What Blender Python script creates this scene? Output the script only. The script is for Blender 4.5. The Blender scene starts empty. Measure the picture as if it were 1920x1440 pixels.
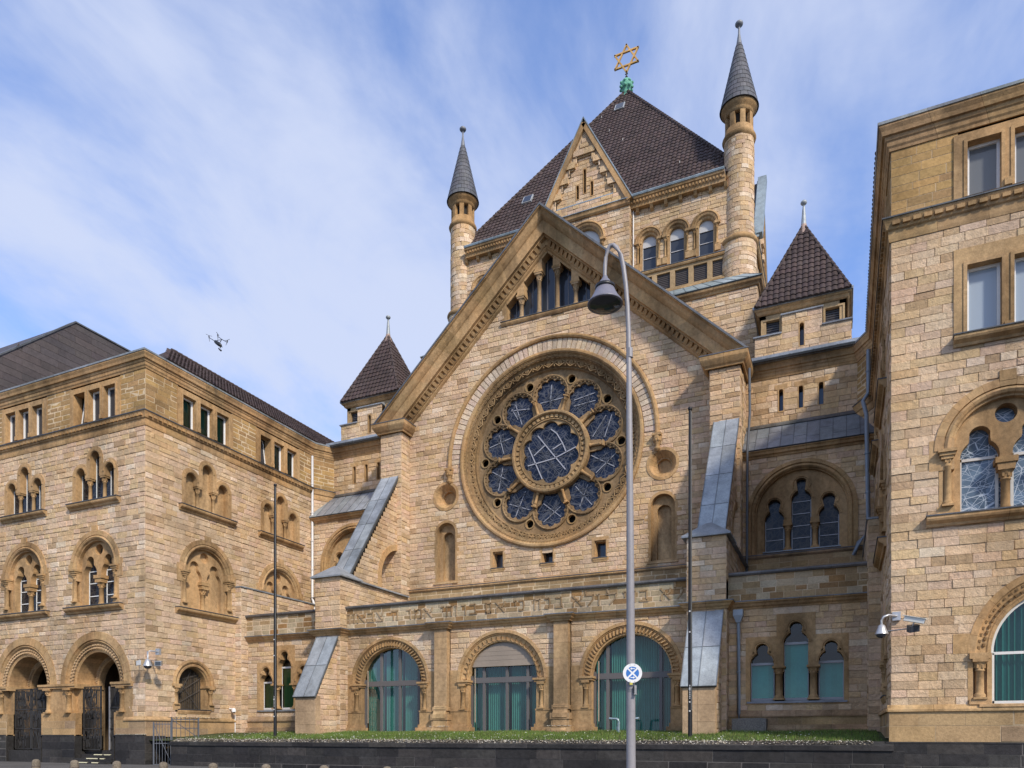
import bpy, math, random
from mathutils import Matrix, Vector
from mathutils.geometry import tessellate_polygon
random.seed(7)
R = math.radians
SC = bpy.context.scene
COL = SC.collection
# ------------------------------------------------------------------ camera, sky, sun
FPX, HZ = 1380.0, 1378.0
EYE = 1.65
YAW = math.atan(620/1380)
cd = bpy.data.cameras.new('camera'); cam = bpy.data.objects.new('camera', cd); COL.objects.link(cam)
cd.sensor_width = 36; cd.lens = 36*FPX/1920; cd.shift_y = (HZ-720)/1920; cd.clip_end = 3000; cd.clip_start = .1
cam.location = (0, 0, EYE); cam.rotation_euler = (R(90), 0, YAW)
SC.camera = cam
SC.render.resolution_x = 1024; SC.render.resolution_y = 768
SUN_EL, SUN_AZ = R(38), R(128)          # azimuth clockwise from +Y
w = bpy.data.worlds.new('World'); SC.world = w; w.use_nodes = True
nt = w.node_tree; nt.nodes.clear()
def N(tree, t, **k):
    n = tree.nodes.new(t)
    for a, b in k.items():
        if a.startswith('i_'):
            n.inputs[a[2:].replace('_', ' ')].default_value = b
        else: setattr(n, a, b)
    return n
sky = N(nt, 'ShaderNodeTexSky', sky_type='NISHITA', sun_disc=False, sun_elevation=SUN_EL, sun_rotation=SUN_AZ, altitude=50, air_density=1.0, dust_density=1.0, ozone_density=2.0)
tc = N(nt, 'ShaderNodeTexCoord')
sep = N(nt, 'ShaderNodeSeparateXYZ'); nt.links.new(tc.outputs['Generated'], sep.inputs[0])
zz = N(nt, 'ShaderNodeMath', operation='ADD'); zz.inputs[1].default_value = .22; nt.links.new(sep.outputs[2], zz.inputs[0])
zm = N(nt, 'ShaderNodeMath', operation='MAXIMUM'); zm.inputs[1].default_value = .12; nt.links.new(zz.outputs[0], zm.inputs[0])
dx = N(nt, 'ShaderNodeMath', operation='DIVIDE'); nt.links.new(sep.outputs[0], dx.inputs[0]); nt.links.new(zm.outputs[0], dx.inputs[1])
dy = N(nt, 'ShaderNodeMath', operation='DIVIDE'); nt.links.new(sep.outputs[1], dy.inputs[0]); nt.links.new(zm.outputs[0], dy.inputs[1])
cb = N(nt, 'ShaderNodeCombineXYZ'); nt.links.new(dx.outputs[0], cb.inputs[0]); nt.links.new(dy.outputs[0], cb.inputs[1])
mp = N(nt, 'ShaderNodeMapping'); mp.inputs['Rotation'].default_value = (0, 0, R(38)); mp.inputs['Scale'].default_value = (1.0, .55, 1); mp.inputs['Location'].default_value = (-2.4, 1.7, 0)
nt.links.new(cb.outputs[0], mp.inputs[0])
n1 = N(nt, 'ShaderNodeTexNoise', i_Scale=1.25, i_Detail=7.0, i_Roughness=.55, i_Distortion=.25); nt.links.new(mp.outputs[0], n1.inputs['Vector'])
n2 = N(nt, 'ShaderNodeTexNoise', i_Scale=3.6, i_Detail=9.0, i_Roughness=.6, i_Distortion=.5); nt.links.new(mp.outputs[0], n2.inputs['Vector'])
mx = N(nt, 'ShaderNodeMath', operation='MULTIPLY_ADD'); mx.inputs[1].default_value = .35; nt.links.new(n2.outputs[0], mx.inputs[0]); nt.links.new(n1.outputs[0], mx.inputs[2])
rp = N(nt, 'ShaderNodeMapRange'); rp.interpolation_type = 'SMOOTHSTEP'
rp.inputs['From Min'].default_value = .54; rp.inputs['From Max'].default_value = .78; rp.inputs['To Min'].default_value = .10; rp.inputs['To Max'].default_value = .92
nt.links.new(mx.outputs[0], rp.inputs[0])
hs = N(nt, 'ShaderNodeMix', data_type='RGBA', blend_type='MULTIPLY'); hs.inputs[0].default_value = 1; hs.inputs[7].default_value = (1.6, 2.0, 2.7, 1)
nt.links.new(sky.outputs[0], hs.inputs[6])
mix = N(nt, 'ShaderNodeMix', data_type='RGBA'); mix.inputs[7].default_value = (6.2, 6.9, 8.9, 1)
nt.links.new(rp.outputs[0], mix.inputs[0]); nt.links.new(hs.outputs[2], mix.inputs[6])
bg = N(nt, 'ShaderNodeBackground'); bg.inputs[1].default_value = .1; nt.links.new(mix.outputs[2], bg.inputs[0])
wo = N(nt, 'ShaderNodeOutputWorld'); nt.links.new(bg.outputs[0], wo.inputs[0])
sl = bpy.data.lights.new('sun', 'SUN'); sl.energy = 3.8; sl.angle = R(5); sl.color = (1, .90, .76)
so = bpy.data.objects.new('sun', sl); COL.objects.link(so)
sd = Vector((math.sin(SUN_AZ)*math.cos(SUN_EL), math.cos(SUN_AZ)*math.cos(SUN_EL), math.sin(SUN_EL)))
so.rotation_euler = sd.to_track_quat('Z', 'Y').to_euler(); so.location = (30, -30, 60)
SC.view_settings.view_transform = 'Standard'; SC.view_settings.look = 'None'; SC.view_settings.exposure = 0.1; SC.view_settings.gamma = 1
# ------------------------------------------------------------------ geometry helpers
cs, sn = math.cos(YAW), math.sin(YAW)
def at(x, y, Y):
    u = (x-960)/FPX; t = Y/(cs+sn*u)
    return (t*(-sn+cs*u), Y, EYE+(HZ-y)/FPX*t)
def pixel(p):
    d = -sn*p[0]+cs*p[1]; r = cs*p[0]+sn*p[1]
    if d < .1: return (-9999, -9999)
    return (960+FPX*r/d, HZ-(p[2]-EYE)/d*FPX)
XC = -15.7
def world(u, z, d): return (u, -d, z)
def front(Y0, m=1, x0=0.0):             # wall facing the street: u along +-X, d towards the street
    return lambda u, z, d: (XC+m*(x0+u), Y0-d, z)
def side(m, x0, sgn=-1):                # wall facing the axis (sgn -1) or away (+1); u is world Y
    return lambda u, z, d: (XC+m*(x0+sgn*d), u, z)
def diag(ax, ay, bx, by):
    L = math.hypot(bx-ax, by-ay); ex, ey = (bx-ax)/L, (by-ay)/L
    nx, ny = ey, -ex
    if ny > 0: nx, ny = -nx, -ny
    return (lambda u, z, d: (ax+ex*u+nx*d, ay+ey*u+ny*d, z)), L
def jit(c, a=.08):
    k = 1+random.uniform(-a, a)
    return (c[0]*k*(1+random.uniform(-a, a)*.3), c[1]*k, c[2]*k*(1+random.uniform(-a, a)*.3), 1)
class MB:
    def __init__(s, tint=(.4, .26, .125)): s.v = []; s.f = []; s.t = []; s.sm = []; s.tint = tint
    def face(s, pts, t=None, sm=False):
        i = len(s.v); s.v += pts; s.f.append(tuple(range(i, i+len(pts)))); s.t.append(t or jit(s.tint, .02)); s.sm.append(sm)
    def grid(s, rows, t=None, sm=False, closed=False, tseg=None):
        i = len(s.v); n = len(rows[0])
        for r in rows: s.v += r
        for a in range(len(rows)-1):
            tt = tseg[a] if tseg else (t or jit(s.tint, .02))
            for b in range(n if closed else n-1):
                c = (b+1) % n
                s.f.append((i+a*n+b, i+a*n+c, i+(a+1)*n+c, i+(a+1)*n+b)); s.t.append(tt); s.sm.append(sm)
    def box(s, fr, u0, u1, z0, z1, d0, d1, t=None):
        t = t or jit(s.tint, .05)
        P = [fr(u, z, d) for u in (u0, u1) for z in (z0, z1) for d in (d0, d1)]
        i = len(s.v); s.v += P
        for q in ((0, 1, 3, 2), (4, 6, 7, 5), (0, 4, 5, 1), (2, 3, 7, 6), (0, 2, 6, 4), (1, 5, 7, 3)):
            s.f.append(tuple(i+k for k in q)); s.t.append(t); s.sm.append(False)
    def hexa(s, b, tp, t=None):         # two quads (4 points each)
        t = t or jit(s.tint, .04); i = len(s.v); s.v += list(b)+list(tp)
        for q in ((0, 1, 2, 3), (7, 6, 5, 4), (0, 4, 5, 1), (1, 5, 6, 2), (2, 6, 7, 3), (3, 7, 4, 0)):
            s.f.append(tuple(i+k for k in q)); s.t.append(t); s.sm.append(False)
    def lathe(s, fr, u, d, prof, n=12, t=None, sm=True, a0=0, a1=360, sq=False):
        rows = []; full = (a1-a0 == 360)
        for r, z in prof:
            m = n if full else n+1
            rows.append([fr(u+r*math.cos(R(a0+(a1-a0)*k/n)), z, d+r*math.sin(R(a0+(a1-a0)*k/n))) for k in range(m)])
        s.grid(rows, t, sm, closed=full)
        if full and prof[0][0] > 1e-3: s.face(rows[0], t)
        if full and prof[-1][0] > 1e-3: s.face(rows[-1], t)
    def tube(s, path, r, n=8, t=None, rr=None):
        P = [Vector(p) for p in path]; rows = []
        for i, p in enumerate(P):
            tg = (P[min(i+1, len(P)-1)]-P[max(i-1, 0)]).normalized()
            up = Vector((0, 0, 1)) if abs(tg.z) < .93 else Vector((0, 1, 0))
            a = tg.cross(up).normalized(); b = tg.cross(a).normalized(); q = rr[i] if rr else r
            rows.append([tuple(p+a*q*math.cos(2*math.pi*k/n)+b*q*math.sin(2*math.pi*k/n)) for k in range(n)])
        s.grid(rows, t, True, closed=True); s.face(rows[0], t); s.face(rows[-1], t)
    def bar(s, a, b, wd, th, nrm=(0, 1, 0), t=None):   # straight square bar between world points
        a, b, nrm = Vector(a), Vector(b), Vector(nrm); tg = (b-a).normalized(); sdv = tg.cross(nrm).normalized()
        q = lambda p: [tuple(p+sdv*x+nrm*y) for x, y in ((-wd/2, -th/2), (wd/2, -th/2), (wd/2, th/2), (-wd/2, th/2))]
        s.hexa(q(a), q(b), t)
    def arch(s, fr, cu, cz, prof, a0=0, a1=180, n=24, leg=None, vous=True, sm=False, tint=None):
        st = []
        if leg is not None: st.append((0, leg))
        for k in range(n+1): st.append((a0+(a1-a0)*k/n, None))
        if leg is not None: st.append((180, leg))
        rows = []
        for a, z in st:
            c, q = math.cos(R(a)), math.sin(R(a))
            rows.append([fr(cu+r*c, (z if z is not None else cz+r*q), d) for r, d in prof])
        tb = tint or s.tint; ts = []; cur = jit(tb, .07)
        for k in range(len(rows)-1):
            if vous and k % 2 == 0: cur = jit(tb, .10)
            ts.append(cur)
        if vous and n >= 8 and abs(prof[0][0]) > .5:      # fine joints between the arch stones
            r2, t2 = [rows[0]], []
            for k in range(len(rows)-1):
                A_, B_ = rows[k], rows[k+1]
                if k % 2 == 1 and k < len(rows)-2:
                    L_ = math.dist(A_[0], B_[0]); f = max(.5, 1-.014/max(L_, .02))
                    r2.append([tuple(a+(b_-a)*f for a, b_ in zip(p, q)) for p, q in zip(A_, B_)]); t2.append(ts[k]); r2.append(B_); t2.append((tb[0]*.5, tb[1]*.47, tb[2]*.45, 1))
                else: r2.append(B_); t2.append(ts[k])
            rows, ts = r2, t2
        s.grid(rows, None, sm, tseg=ts)
    def mould(s, fr, u0, u1, prof, seg=1.3, caps=True):
        n = max(1, int(abs(u1-u0)/seg)); us = [u0+(u1-u0)*k/n for k in range(n+1)]
        us = sorted(us+[u+(.016 if u1 > u0 else -.016) for u in us[1:-1]], reverse=u1 < u0)
        rows = [[fr(u, z, d) for z, d in prof] for u in us]
        s.grid(rows, tseg=[jit(s.tint, .12) if k % 2 == 0 else (s.tint[0]*.5, s.tint[1]*.47, s.tint[2]*.45, 1) for k in range(len(us)-1)])
        if caps: s.face(rows[0]); s.face(rows[-1])
    def plate(s, fr, outer, holes, d0, d1, t=None, back=False):
        loops = [outer]+holes; t = t or jit(s.tint, .03)
        flat = [p for l in loops for p in l]
        tr = tessellate_polygon([[Vector((p[0], p[1], 0)) for p in l] for l in loops])
        i = len(s.v); s.v += [fr(p[0], p[1], d0) for p in flat]
        for q in tr: s.f.append(tuple(i+k for k in q)); s.t.append(t); s.sm.append(False)
        for l in loops:
            n = len(l)
            s.grid([[fr(p[0], p[1], d0) for p in l], [fr(p[0], p[1], d1) for p in l]], t, False, closed=True)
    def build(s, name, mat, parent=None, kind=None):
        me = bpy.data.meshes.new(name); me.from_pydata(s.v, [], s.f); me.update()
        at_ = me.attributes.new('tint', 'FLOAT_COLOR', 'FACE')
        at_.data.foreach_set('color', [c for t in s.t for c in (t if len(t) == 4 else (*t, 1))])
        me.polygons.foreach_set('use_smooth', s.sm)
        me.materials.append(mat)
        o = bpy.data.objects.new(name, me); o.color = (0, 0, 0, 1); COL.objects.link(o)
        put(o, parent)
        if kind: o['kind'] = kind
        return o
def put(o, parent):
    if parent is not None:
        o.parent = parent; o.matrix_parent_inverse = Matrix.Translation(parent.location).inverted() if parent.type == 'EMPTY' else Matrix.Identity(4)
def thing(name, label, cat, loc, group=None):
    o = bpy.data.objects.new(name, None); o.empty_display_size = .3; COL.objects.link(o); o.location = loc
    o['label'] = label; o['category'] = cat
    if group: o['group'] = group
    return o
def tag(o, label, cat, group=None, kind=None):
    o['label'] = label; o['category'] = cat
    if group: o['group'] = group
    if kind: o['kind'] = kind
# ------------------------------------------------------------------ materials
def newmat(name):
    m = bpy.data.materials.new(name); m.use_nodes = True; t = m.node_tree; t.nodes.clear()
    b = N(t, 'ShaderNodeBsdfPrincipled'); o = N(t, 'ShaderNodeOutputMaterial'); t.links.new(b.outputs[0], o.inputs[0])
    g = N(t, 'ShaderNodeNewGeometry')
    return m, t, b, g
def tinted(name, rough=.9, bump=.5, dist=.02, s1=9, s2=45, spec=.15, var=.25, stain=.3, metal=0, streak=0, patch=0.0):
    """surface whose own colour comes from the piece (attribute or object colour), with grain, wear and relief"""
    m, t, b, g = newmat(name)
    L = t.links.new
    a = N(t, 'ShaderNodeAttribute', attribute_name='tint'); oi = N(t, 'ShaderNodeObjectInfo')
    add = N(t, 'ShaderNodeMix', data_type='RGBA', blend_type='ADD'); add.inputs[0].default_value = 1
    L(a.outputs['Color'], add.inputs[6]); L(oi.outputs['Color'], add.inputs[7])
    na = N(t, 'ShaderNodeTexNoise', i_Scale=s1, i_Detail=6.0, i_Roughness=.65); L(g.outputs['Position'], na.inputs['Vector'])
    nb = N(t, 'ShaderNodeTexNoise', i_Scale=s2, i_Detail=3.0, i_Roughness=.7); L(g.outputs['Position'], nb.inputs['Vector'])
    nc = N(t, 'ShaderNodeTexNoise', i_Scale=.55, i_Detail=7.0, i_Roughness=.62)
    mpn = N(t, 'ShaderNodeMapping'); mpn.inputs['Scale'].default_value = (1, 1, .35 if streak else .8); L(g.outputs['Position'], mpn.inputs[0]); L(mpn.outputs[0], nc.inputs['Vector'])
    r1 = N(t, 'ShaderNodeMapRange'); r1.inputs['From Min'].default_value = .3; r1.inputs['From Max'].default_value = .7; r1.inputs['To Min'].default_value = 1-var; r1.inputs['To Max'].default_value = 1+var; L(na.outputs[0], r1.inputs[0])
    r2 = N(t, 'ShaderNodeMapRange'); r2.inputs['From Min'].default_value = .36; r2.inputs['From Max'].default_value = .56; r2.inputs['To Min'].default_value = 1-stain; r2.inputs['To Max'].default_value = 1; L(nc.outputs[0], r2.inputs[0])
    r3 = N(t, 'ShaderNodeMapRange'); r3.inputs['From Min'].default_value = .35; r3.inputs['From Max'].default_value = .6; r3.inputs['To Min'].default_value = 1-var*.7; r3.inputs['To Max'].default_value = 1+var*.25; L(nb.outputs[0], r3.inputs[0])
    k1 = N(t, 'ShaderNodeMath', operation='MULTIPLY'); L(r1.outputs[0], k1.inputs[0]); L(r2.outputs[0], k1.inputs[1])
    k2 = N(t, 'ShaderNodeMath', operation='MULTIPLY'); L(k1.outputs[0], k2.inputs[0]); L(r3.outputs[0], k2.inputs[1])
    nd = N(t, 'ShaderNodeTexNoise', i_Scale=.38, i_Detail=5.0, i_Roughness=.7); L(mpn.outputs[0], nd.inputs['Vector'])
    r4 = N(t, 'ShaderNodeMapRange'); r4.inputs['From Min'].default_value = .42; r4.inputs['From Max'].default_value = .66; r4.inputs['To Max'].default_value = patch; L(nd.outputs[0], r4.inputs[0])
    pm = N(t, 'ShaderNodeMix', data_type='RGBA', blend_type='MULTIPLY'); pm.inputs[7].default_value = (.98, .80, .58, 1); L(r4.outputs[0], pm.inputs[0]); L(add.outputs[2], pm.inputs[6])
    sc = N(t, 'ShaderNodeVectorMath', operation='SCALE'); L(pm.outputs[2], sc.inputs[0]); L(k2.outputs[0], sc.inputs['Scale'])
    L(sc.outputs[0], b.inputs['Base Color'])
    b.inputs['Roughness'].default_value = rough; b.inputs['Specular IOR Level'].default_value = spec; b.inputs['Metallic'].default_value = metal
    hh = N(t, 'ShaderNodeMath', operation='MULTIPLY_ADD'); hh.inputs[1].default_value = .45; L(nb.outputs[0], hh.inputs[0]); L(na.outputs[0], hh.inputs[2])
    bp = N(t, 'ShaderNodeBump'); bp.inputs['Strength'].default_value = bump; bp.inputs['Distance'].default_value = dist; L(hh.outputs[0], bp.inputs['Height']); L(bp.outputs[0], b.inputs['Normal'])
    return m
M = {}
M['rough'] = tinted('rock_faced_sandstone', bump=1.0, dist=.05, s1=7, s2=32, var=.17, stain=.26, streak=1, patch=.42)
M['trim'] = tinted('dressed_sandstone', bump=.6, dist=.025, s1=6, s2=40, var=.24, stain=.5, streak=1, patch=.5)
M['ashlar'] = tinted('smooth_ashlar', bump=.6, dist=.02, s1=11, s2=60, var=.2, stain=.34)
M['basalt'] = tinted('basalt', rough=.75, bump=.6, dist=.02, s1=6, s2=50, var=.35, stain=.35, spec=.3)
M['mortar'] = tinted('mortar', bump=.4, dist=.01, var=.15)
M['tile'] = tinted('roof_tile_clay', rough=.75, bump=.3, dist=.01, s1=1.5, s2=40, var=.18, stain=.3, spec=.2)
M['slate'] = tinted('slate', rough=.6, bump=.3, dist=.008, s1=5, s2=40, var=.2, stain=.2, spec=.3)
M['lead'] = tinted('lead_sheet', rough=.55, bump=.4, dist=.012, s1=2.5, s2=20, var=.2, stain=.38, spec=.4, metal=.25, streak=1)
M['copper'] = tinted('green_copper', rough=.6, bump=.5, dist=.03, s1=8, s2=25, var=.35, stain=.2)
M['metal'] = tinted('painted_metal', rough=.45, bump=.08, dist=.004, var=.08, stain=.12, spec=.5)
M['steel'] = tinted('galvanised_steel', rough=.4, bump=.1, dist=.004, var=.12, stain=.15, metal=.6)
M['iron'] = tinted('black_iron', rough=.55, bump=.2, dist=.004, var=.25, stain=.25, spec=.4)
M['paint'] = tinted('window_frame_paint', rough=.4, bump=.03, dist=.003, var=.05, stain=.1, spec=.4)
M['cloth'] = tinted('curtain_cloth', rough=.9, bump=.1, dist=.004, var=.08, stain=.15)
M['gold'] = tinted('gilded_metal', rough=.45, bump=.25, dist=.01, s1=4, var=.35, stain=.2, metal=.45, spec=.5)
M['granite'] = tinted('granite', rough=.85, bump=.7, dist=.012, s1=22, s2=90, var=.4, stain=.25)
M['asphalt'] = tinted('asphalt', rough=.9, bump=.5, dist=.008, s1=30, s2=140, var=.25, stain=.25)
M['leaf'] = tinted('grass_blades', rough=.6, bump=0, var=.25, stain=.35)
M['soil'] = tinted('lawn_soil', rough=.95, bump=.7, dist=.03, s1=5, s2=40, var=.35, stain=.4)
def stained(name, base, line, scale, wth):
    m, t, b, g = newmat(name); L = t.links.new; fac = None; k = 0
    for rot, st, sc_, wd in (((.2, .5, .3), (1, 1, .28), scale, wth), ((.1, 1.3, .2), (1, 1, .22), scale*.8, wth*.9), ((.4, 2.2, .1), (1, 1, .3), scale*1.2, wth*1.1), ((0, .9, 0), (.5, 1, 1), scale*.5, wth*.5)):
        mpn = N(t, 'ShaderNodeMapping'); mpn.vector_type = 'TEXTURE'; mpn.inputs['Rotation'].default_value = rot; mpn.inputs['Scale'].default_value = tuple(1/x for x in st); L(g.outputs['Position'], mpn.inputs[0])
        v = N(t, 'ShaderNodeTexVoronoi', feature='DISTANCE_TO_EDGE'); v.inputs['Scale'].default_value = sc_; L(mpn.outputs[0], v.inputs['Vector'])
        r = N(t, 'ShaderNodeMapRange'); r.inputs['From Min'].default_value = wd*.4; r.inputs['From Max'].default_value = wd; r.inputs['To Min'].default_value = 1; r.inputs['To Max'].default_value = 0; L(v.outputs[0], r.inputs[0])
        if fac is None: fac = r.outputs[0]
        else:
            x = N(t, 'ShaderNodeMath', operation='MAXIMUM'); L(fac, x.inputs[0]); L(r.outputs[0], x.inputs[1]); fac = x.outputs[0]
    cn = N(t, 'ShaderNodeTexVoronoi'); cn.inputs['Scale'].default_value = scale*.8; L(g.outputs['Position'], cn.inputs['Vector'])
    cc = N(t, 'ShaderNodeMix', data_type='RGBA'); cc.inputs[6].default_value = (*[x*.6 for x in base], 1); cc.inputs[7].default_value = (*[x*1.5 for x in base], 1)
    sp = N(t, 'ShaderNodeSeparateColor'); L(cn.outputs['Color'], sp.inputs[0]); L(sp.outputs[0], cc.inputs[0])
    mm = N(t, 'ShaderNodeMix', data_type='RGBA'); L(fac, mm.inputs[0]); L(cc.outputs[2], mm.inputs[6]); mm.inputs[7].default_value = (*line, 1)
    L(mm.outputs[2], b.inputs['Base Color']); b.inputs['Roughness'].default_value = .16; b.inputs['Specular IOR Level'].default_value = .22
    return m
M['rose_glass'] = stained('rose_glass', (.010, .015, .032), (.085, .09, .105), 2.6, .028)
M['dark_glass'] = stained('leaded_dark_glass', (.009, .012, .02), (.05, .048, .045), 3.0, .04)
M['light_glass'] = stained('leaded_pale_glass', (.09, .13, .18), (.42, .47, .53), 3.2, .016)
for nm_, c_ in (('sky_tint_pane', (.30, .36, .43)), ('grey_pane', (.13, .14, .15))):  # first pane's pale base colour carries a painted sky reflection
    m, t, b, g = newmat(nm_); b.inputs['Base Color'].default_value = (*c_, 1); b.inputs['Roughness'].default_value = .1; b.inputs['Specular IOR Level'].default_value = .6; M[nm_] = m
m, t, b, g = newmat('dark_window_glass'); b.inputs['Base Color'].default_value = (.035, .04, .05, 1); b.inputs['Roughness'].default_value = .08; b.inputs['Specular IOR Level'].default_value = .5; M['glass'] = m
m = bpy.data.materials.new('clear_glass'); m.use_nodes = True; t = m.node_tree; t.nodes.clear()
tr_ = N(t, 'ShaderNodeBsdfTransparent'); tr_.inputs[0].default_value = (.72, .8, .79, 1); gl = N(t, 'ShaderNodeBsdfGlossy'); gl.inputs['Roughness'].default_value = .03
fz = N(t, 'ShaderNodeFresnel'); fz.inputs[0].default_value = 1.6; ms = N(t, 'ShaderNodeMixShader'); ou = N(t, 'ShaderNodeOutputMaterial')
t.links.new(fz.outputs[0], ms.inputs[0]); t.links.new(tr_.outputs[0], ms.inputs[1]); t.links.new(gl.outputs[0], ms.inputs[2]); t.links.new(ms.outputs[0], ou.inputs[0]); M['clear'] = m
# ------------------------------------------------------------------ palettes (own colours of the pieces)
CREAM, PINK, OCHRE, TAN, PALE, BROWN = (.64, .475, .315), (.61, .445, .315), (.60, .43, .25), (.555, .405, .26), (.70, .565, .42), (.45, .315, .19)
PAL = {
 'wall': ([CREAM, PINK, OCHRE, TAN, PALE, BROWN], [44, 20, 12, 15, 5, 4]),
 'wallw': ([CREAM, PINK, OCHRE, TAN, PALE, BROWN], [36, 20, 18, 16, 5, 5]),
 'tower': ([CREAM, PINK, OCHRE, TAN, PALE, BROWN], [28, 12, 28, 20, 8, 4]),
 'attic': ([(.42, .265, .11), (.38, .24, .11), (.45, .285, .12), (.33, .21, .10)], [4, 4, 3, 2]),
 'parapet': ([(.36, .25, .135), (.42, .33, .21), (.29, .18, .085), (.33, .19, .08), (.45, .37, .25)], [5, 5, 2, 1, 3]),
 'band': ([(.36, .245, .13), (.33, .22, .11), (.40, .28, .15)], [3, 2, 2]),
 'plinth': ([(.45, .30, .15), (.40, .27, .14), (.36, .25, .15)], [3, 2, 2]),
 'basalt': ([(.034, .031, .030), (.045, .041, .038), (.026, .024, .024), (.055, .049, .044)], [4, 3, 3, 1]),
}
TRIM = (.47, .31, .16); TRIM2 = (.43, .28, .14); MORT = (.46, .335, .22); MORTL = (.62, .48, .31); ZINC = (.29, .31, .33)
def pick(p): a, b_ = PAL[p]; return jit(random.choices(a, b_)[0], .1)
# ------------------------------------------------------------------ coursed stonework
REG = {}           # thing name -> list of stones, the largest in view become objects of their own
def rect_hole(a, b, z0, z1):
    f = lambda lo, hi: (a, b) if hi > z0+.02 and lo < z1-.02 else None
    f.brk = (z0, z1); return f
def arch_hole(cu, cz, r, zb=None):
    def f(lo, hi):
        if zb is not None and hi <= zb+.02: return None
        if zb is None and hi <= cz-r: return None
        if lo >= cz+r: return None
        if lo <= cz <= hi: h = r
        else:
            dd = min(abs(lo-cz), abs(hi-cz))
            if hi < cz and zb is not None: h = r
            elif dd >= r: return None
            else: h = math.sqrt(r*r-dd*dd)
        return (cu-h, cu+h)
    f.arc = (cu, cz, r, zb); f.brk = (zb,) if zb is not None else (); return f
def stones(key, fr, u0, u1, z0, z1, holes=(), h=.27, l=(.38, .85), pal='wall', mat='rough', mort=MORT, outline=None, d=0., gap=.007, prot=(.0, .028), mb=None, bk=None):
    cuts = [z0]
    for b_ in sorted(x for H in holes for x in getattr(H, 'brk', ()) if z0+.1 < x < z1-.1):
        if b_-cuts[-1] > .1: cuts.append(b_)
    cuts.append(z1); bands = []
    for ca_, cb_ in zip(cuts, cuts[1:]):
        nrow = max(1, round((cb_-ca_)/h)); q_ = [random.uniform(.82, 1.2) for _ in range(nrow)]; k = (cb_-ca_)/sum(q_); z = ca_
        for x in q_: bands.append((z, z+x*k)); z += x*k
    dm = .007 if mat in ('ashlar', 'basalt') else -.004
    for H in holes:
        if hasattr(H, 'arc'):
            cu_, cz_, r_, zb_ = H.arc; rr_ = r_+min(.42, .2+r_*.1)
            if u0 <= cu_-rr_ and cu_+rr_ <= u1: bk.arch(fr, cu_, cz_, [(r_-.03, d+dm-.001), (rr_, d+dm-.001)], 0, 180 if zb_ is not None else 360, 36, vous=False, tint=PAL[pal][0][0])
    for lo, hi in bands:
        a0, b0 = (u0, u1) if outline is None else outline(lo, hi)
        if b0-a0 < .1: continue
        iv = [(a0, b0)]
        for H in holes:
            c = H(lo, hi)
            if not c: continue
            nv = []
            for a, b_ in iv:
                if c[1] <= a or c[0] >= b_: nv.append((a, b_)); continue
                if c[0]-a > .04: nv.append((a, c[0]))
                if b_-c[1] > .04: nv.append((c[1], b_))
            iv = nv
        for a, b_ in iv:
            bk.face([fr(a, lo-.001, d+dm), fr(b_, lo-.001, d+dm), fr(b_, hi+.001, d+dm), fr(a, hi+.001, d+dm)], jit(mort, .05))
            x = a
            while x < b_-.02:
                L_ = random.uniform(*l)
                if b_-x-L_ < l[0]*.6: L_ = b_-x
                if L_ > l[1]*1.25: L_ *= .5
                REG.setdefault(key, []).append((fr, x+gap, x+L_-gap, lo+gap, hi-gap, d+random.uniform(*prot), pick(pal), mat, d))
                x += L_
def stone_geo(mb, fr, a, b_, lo, hi, p, t, d):
    e = min(.03, (b_-a)*.2, (hi-lo)*.2); q = lambda x0, x1, y0, y1, dd: [fr(x0, y0, dd), fr(x1, y0, dd), fr(x1, y1, dd), fr(x0, y1, dd)]
    j = lambda: random.uniform(-.009, .009)
    A, B_, = q(a, b_, lo, hi, d-.03), q(a+j(), b_+j(), lo+j(), hi+j(), p-.004)
    C = [fr(a+e, lo+e, p+.012+j()), fr(b_-e, lo+e, p+.012+j()), fr(b_-e, hi-e, p+.012+j()), fr(a+e, hi-e, p+.012+j())]
    mb.grid([A, B_, C], t, closed=True); mb.face(C, t)
UNIT = {}
def unit_stone(mat):
    k = (mat, random.randrange(5))
    if k not in UNIT:
        m_ = MB(); stone_geo(m_, world, -.5, .5, -.5, .5, .5, (0, 0, 0, 1), -.5)
        me = bpy.data.meshes.new('stone'); me.from_pydata([(x, y, z) for x, y, z in m_.v], [], m_.f); me.materials.append(M[mat]); UNIT[k] = me
    return UNIT[k]
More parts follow.
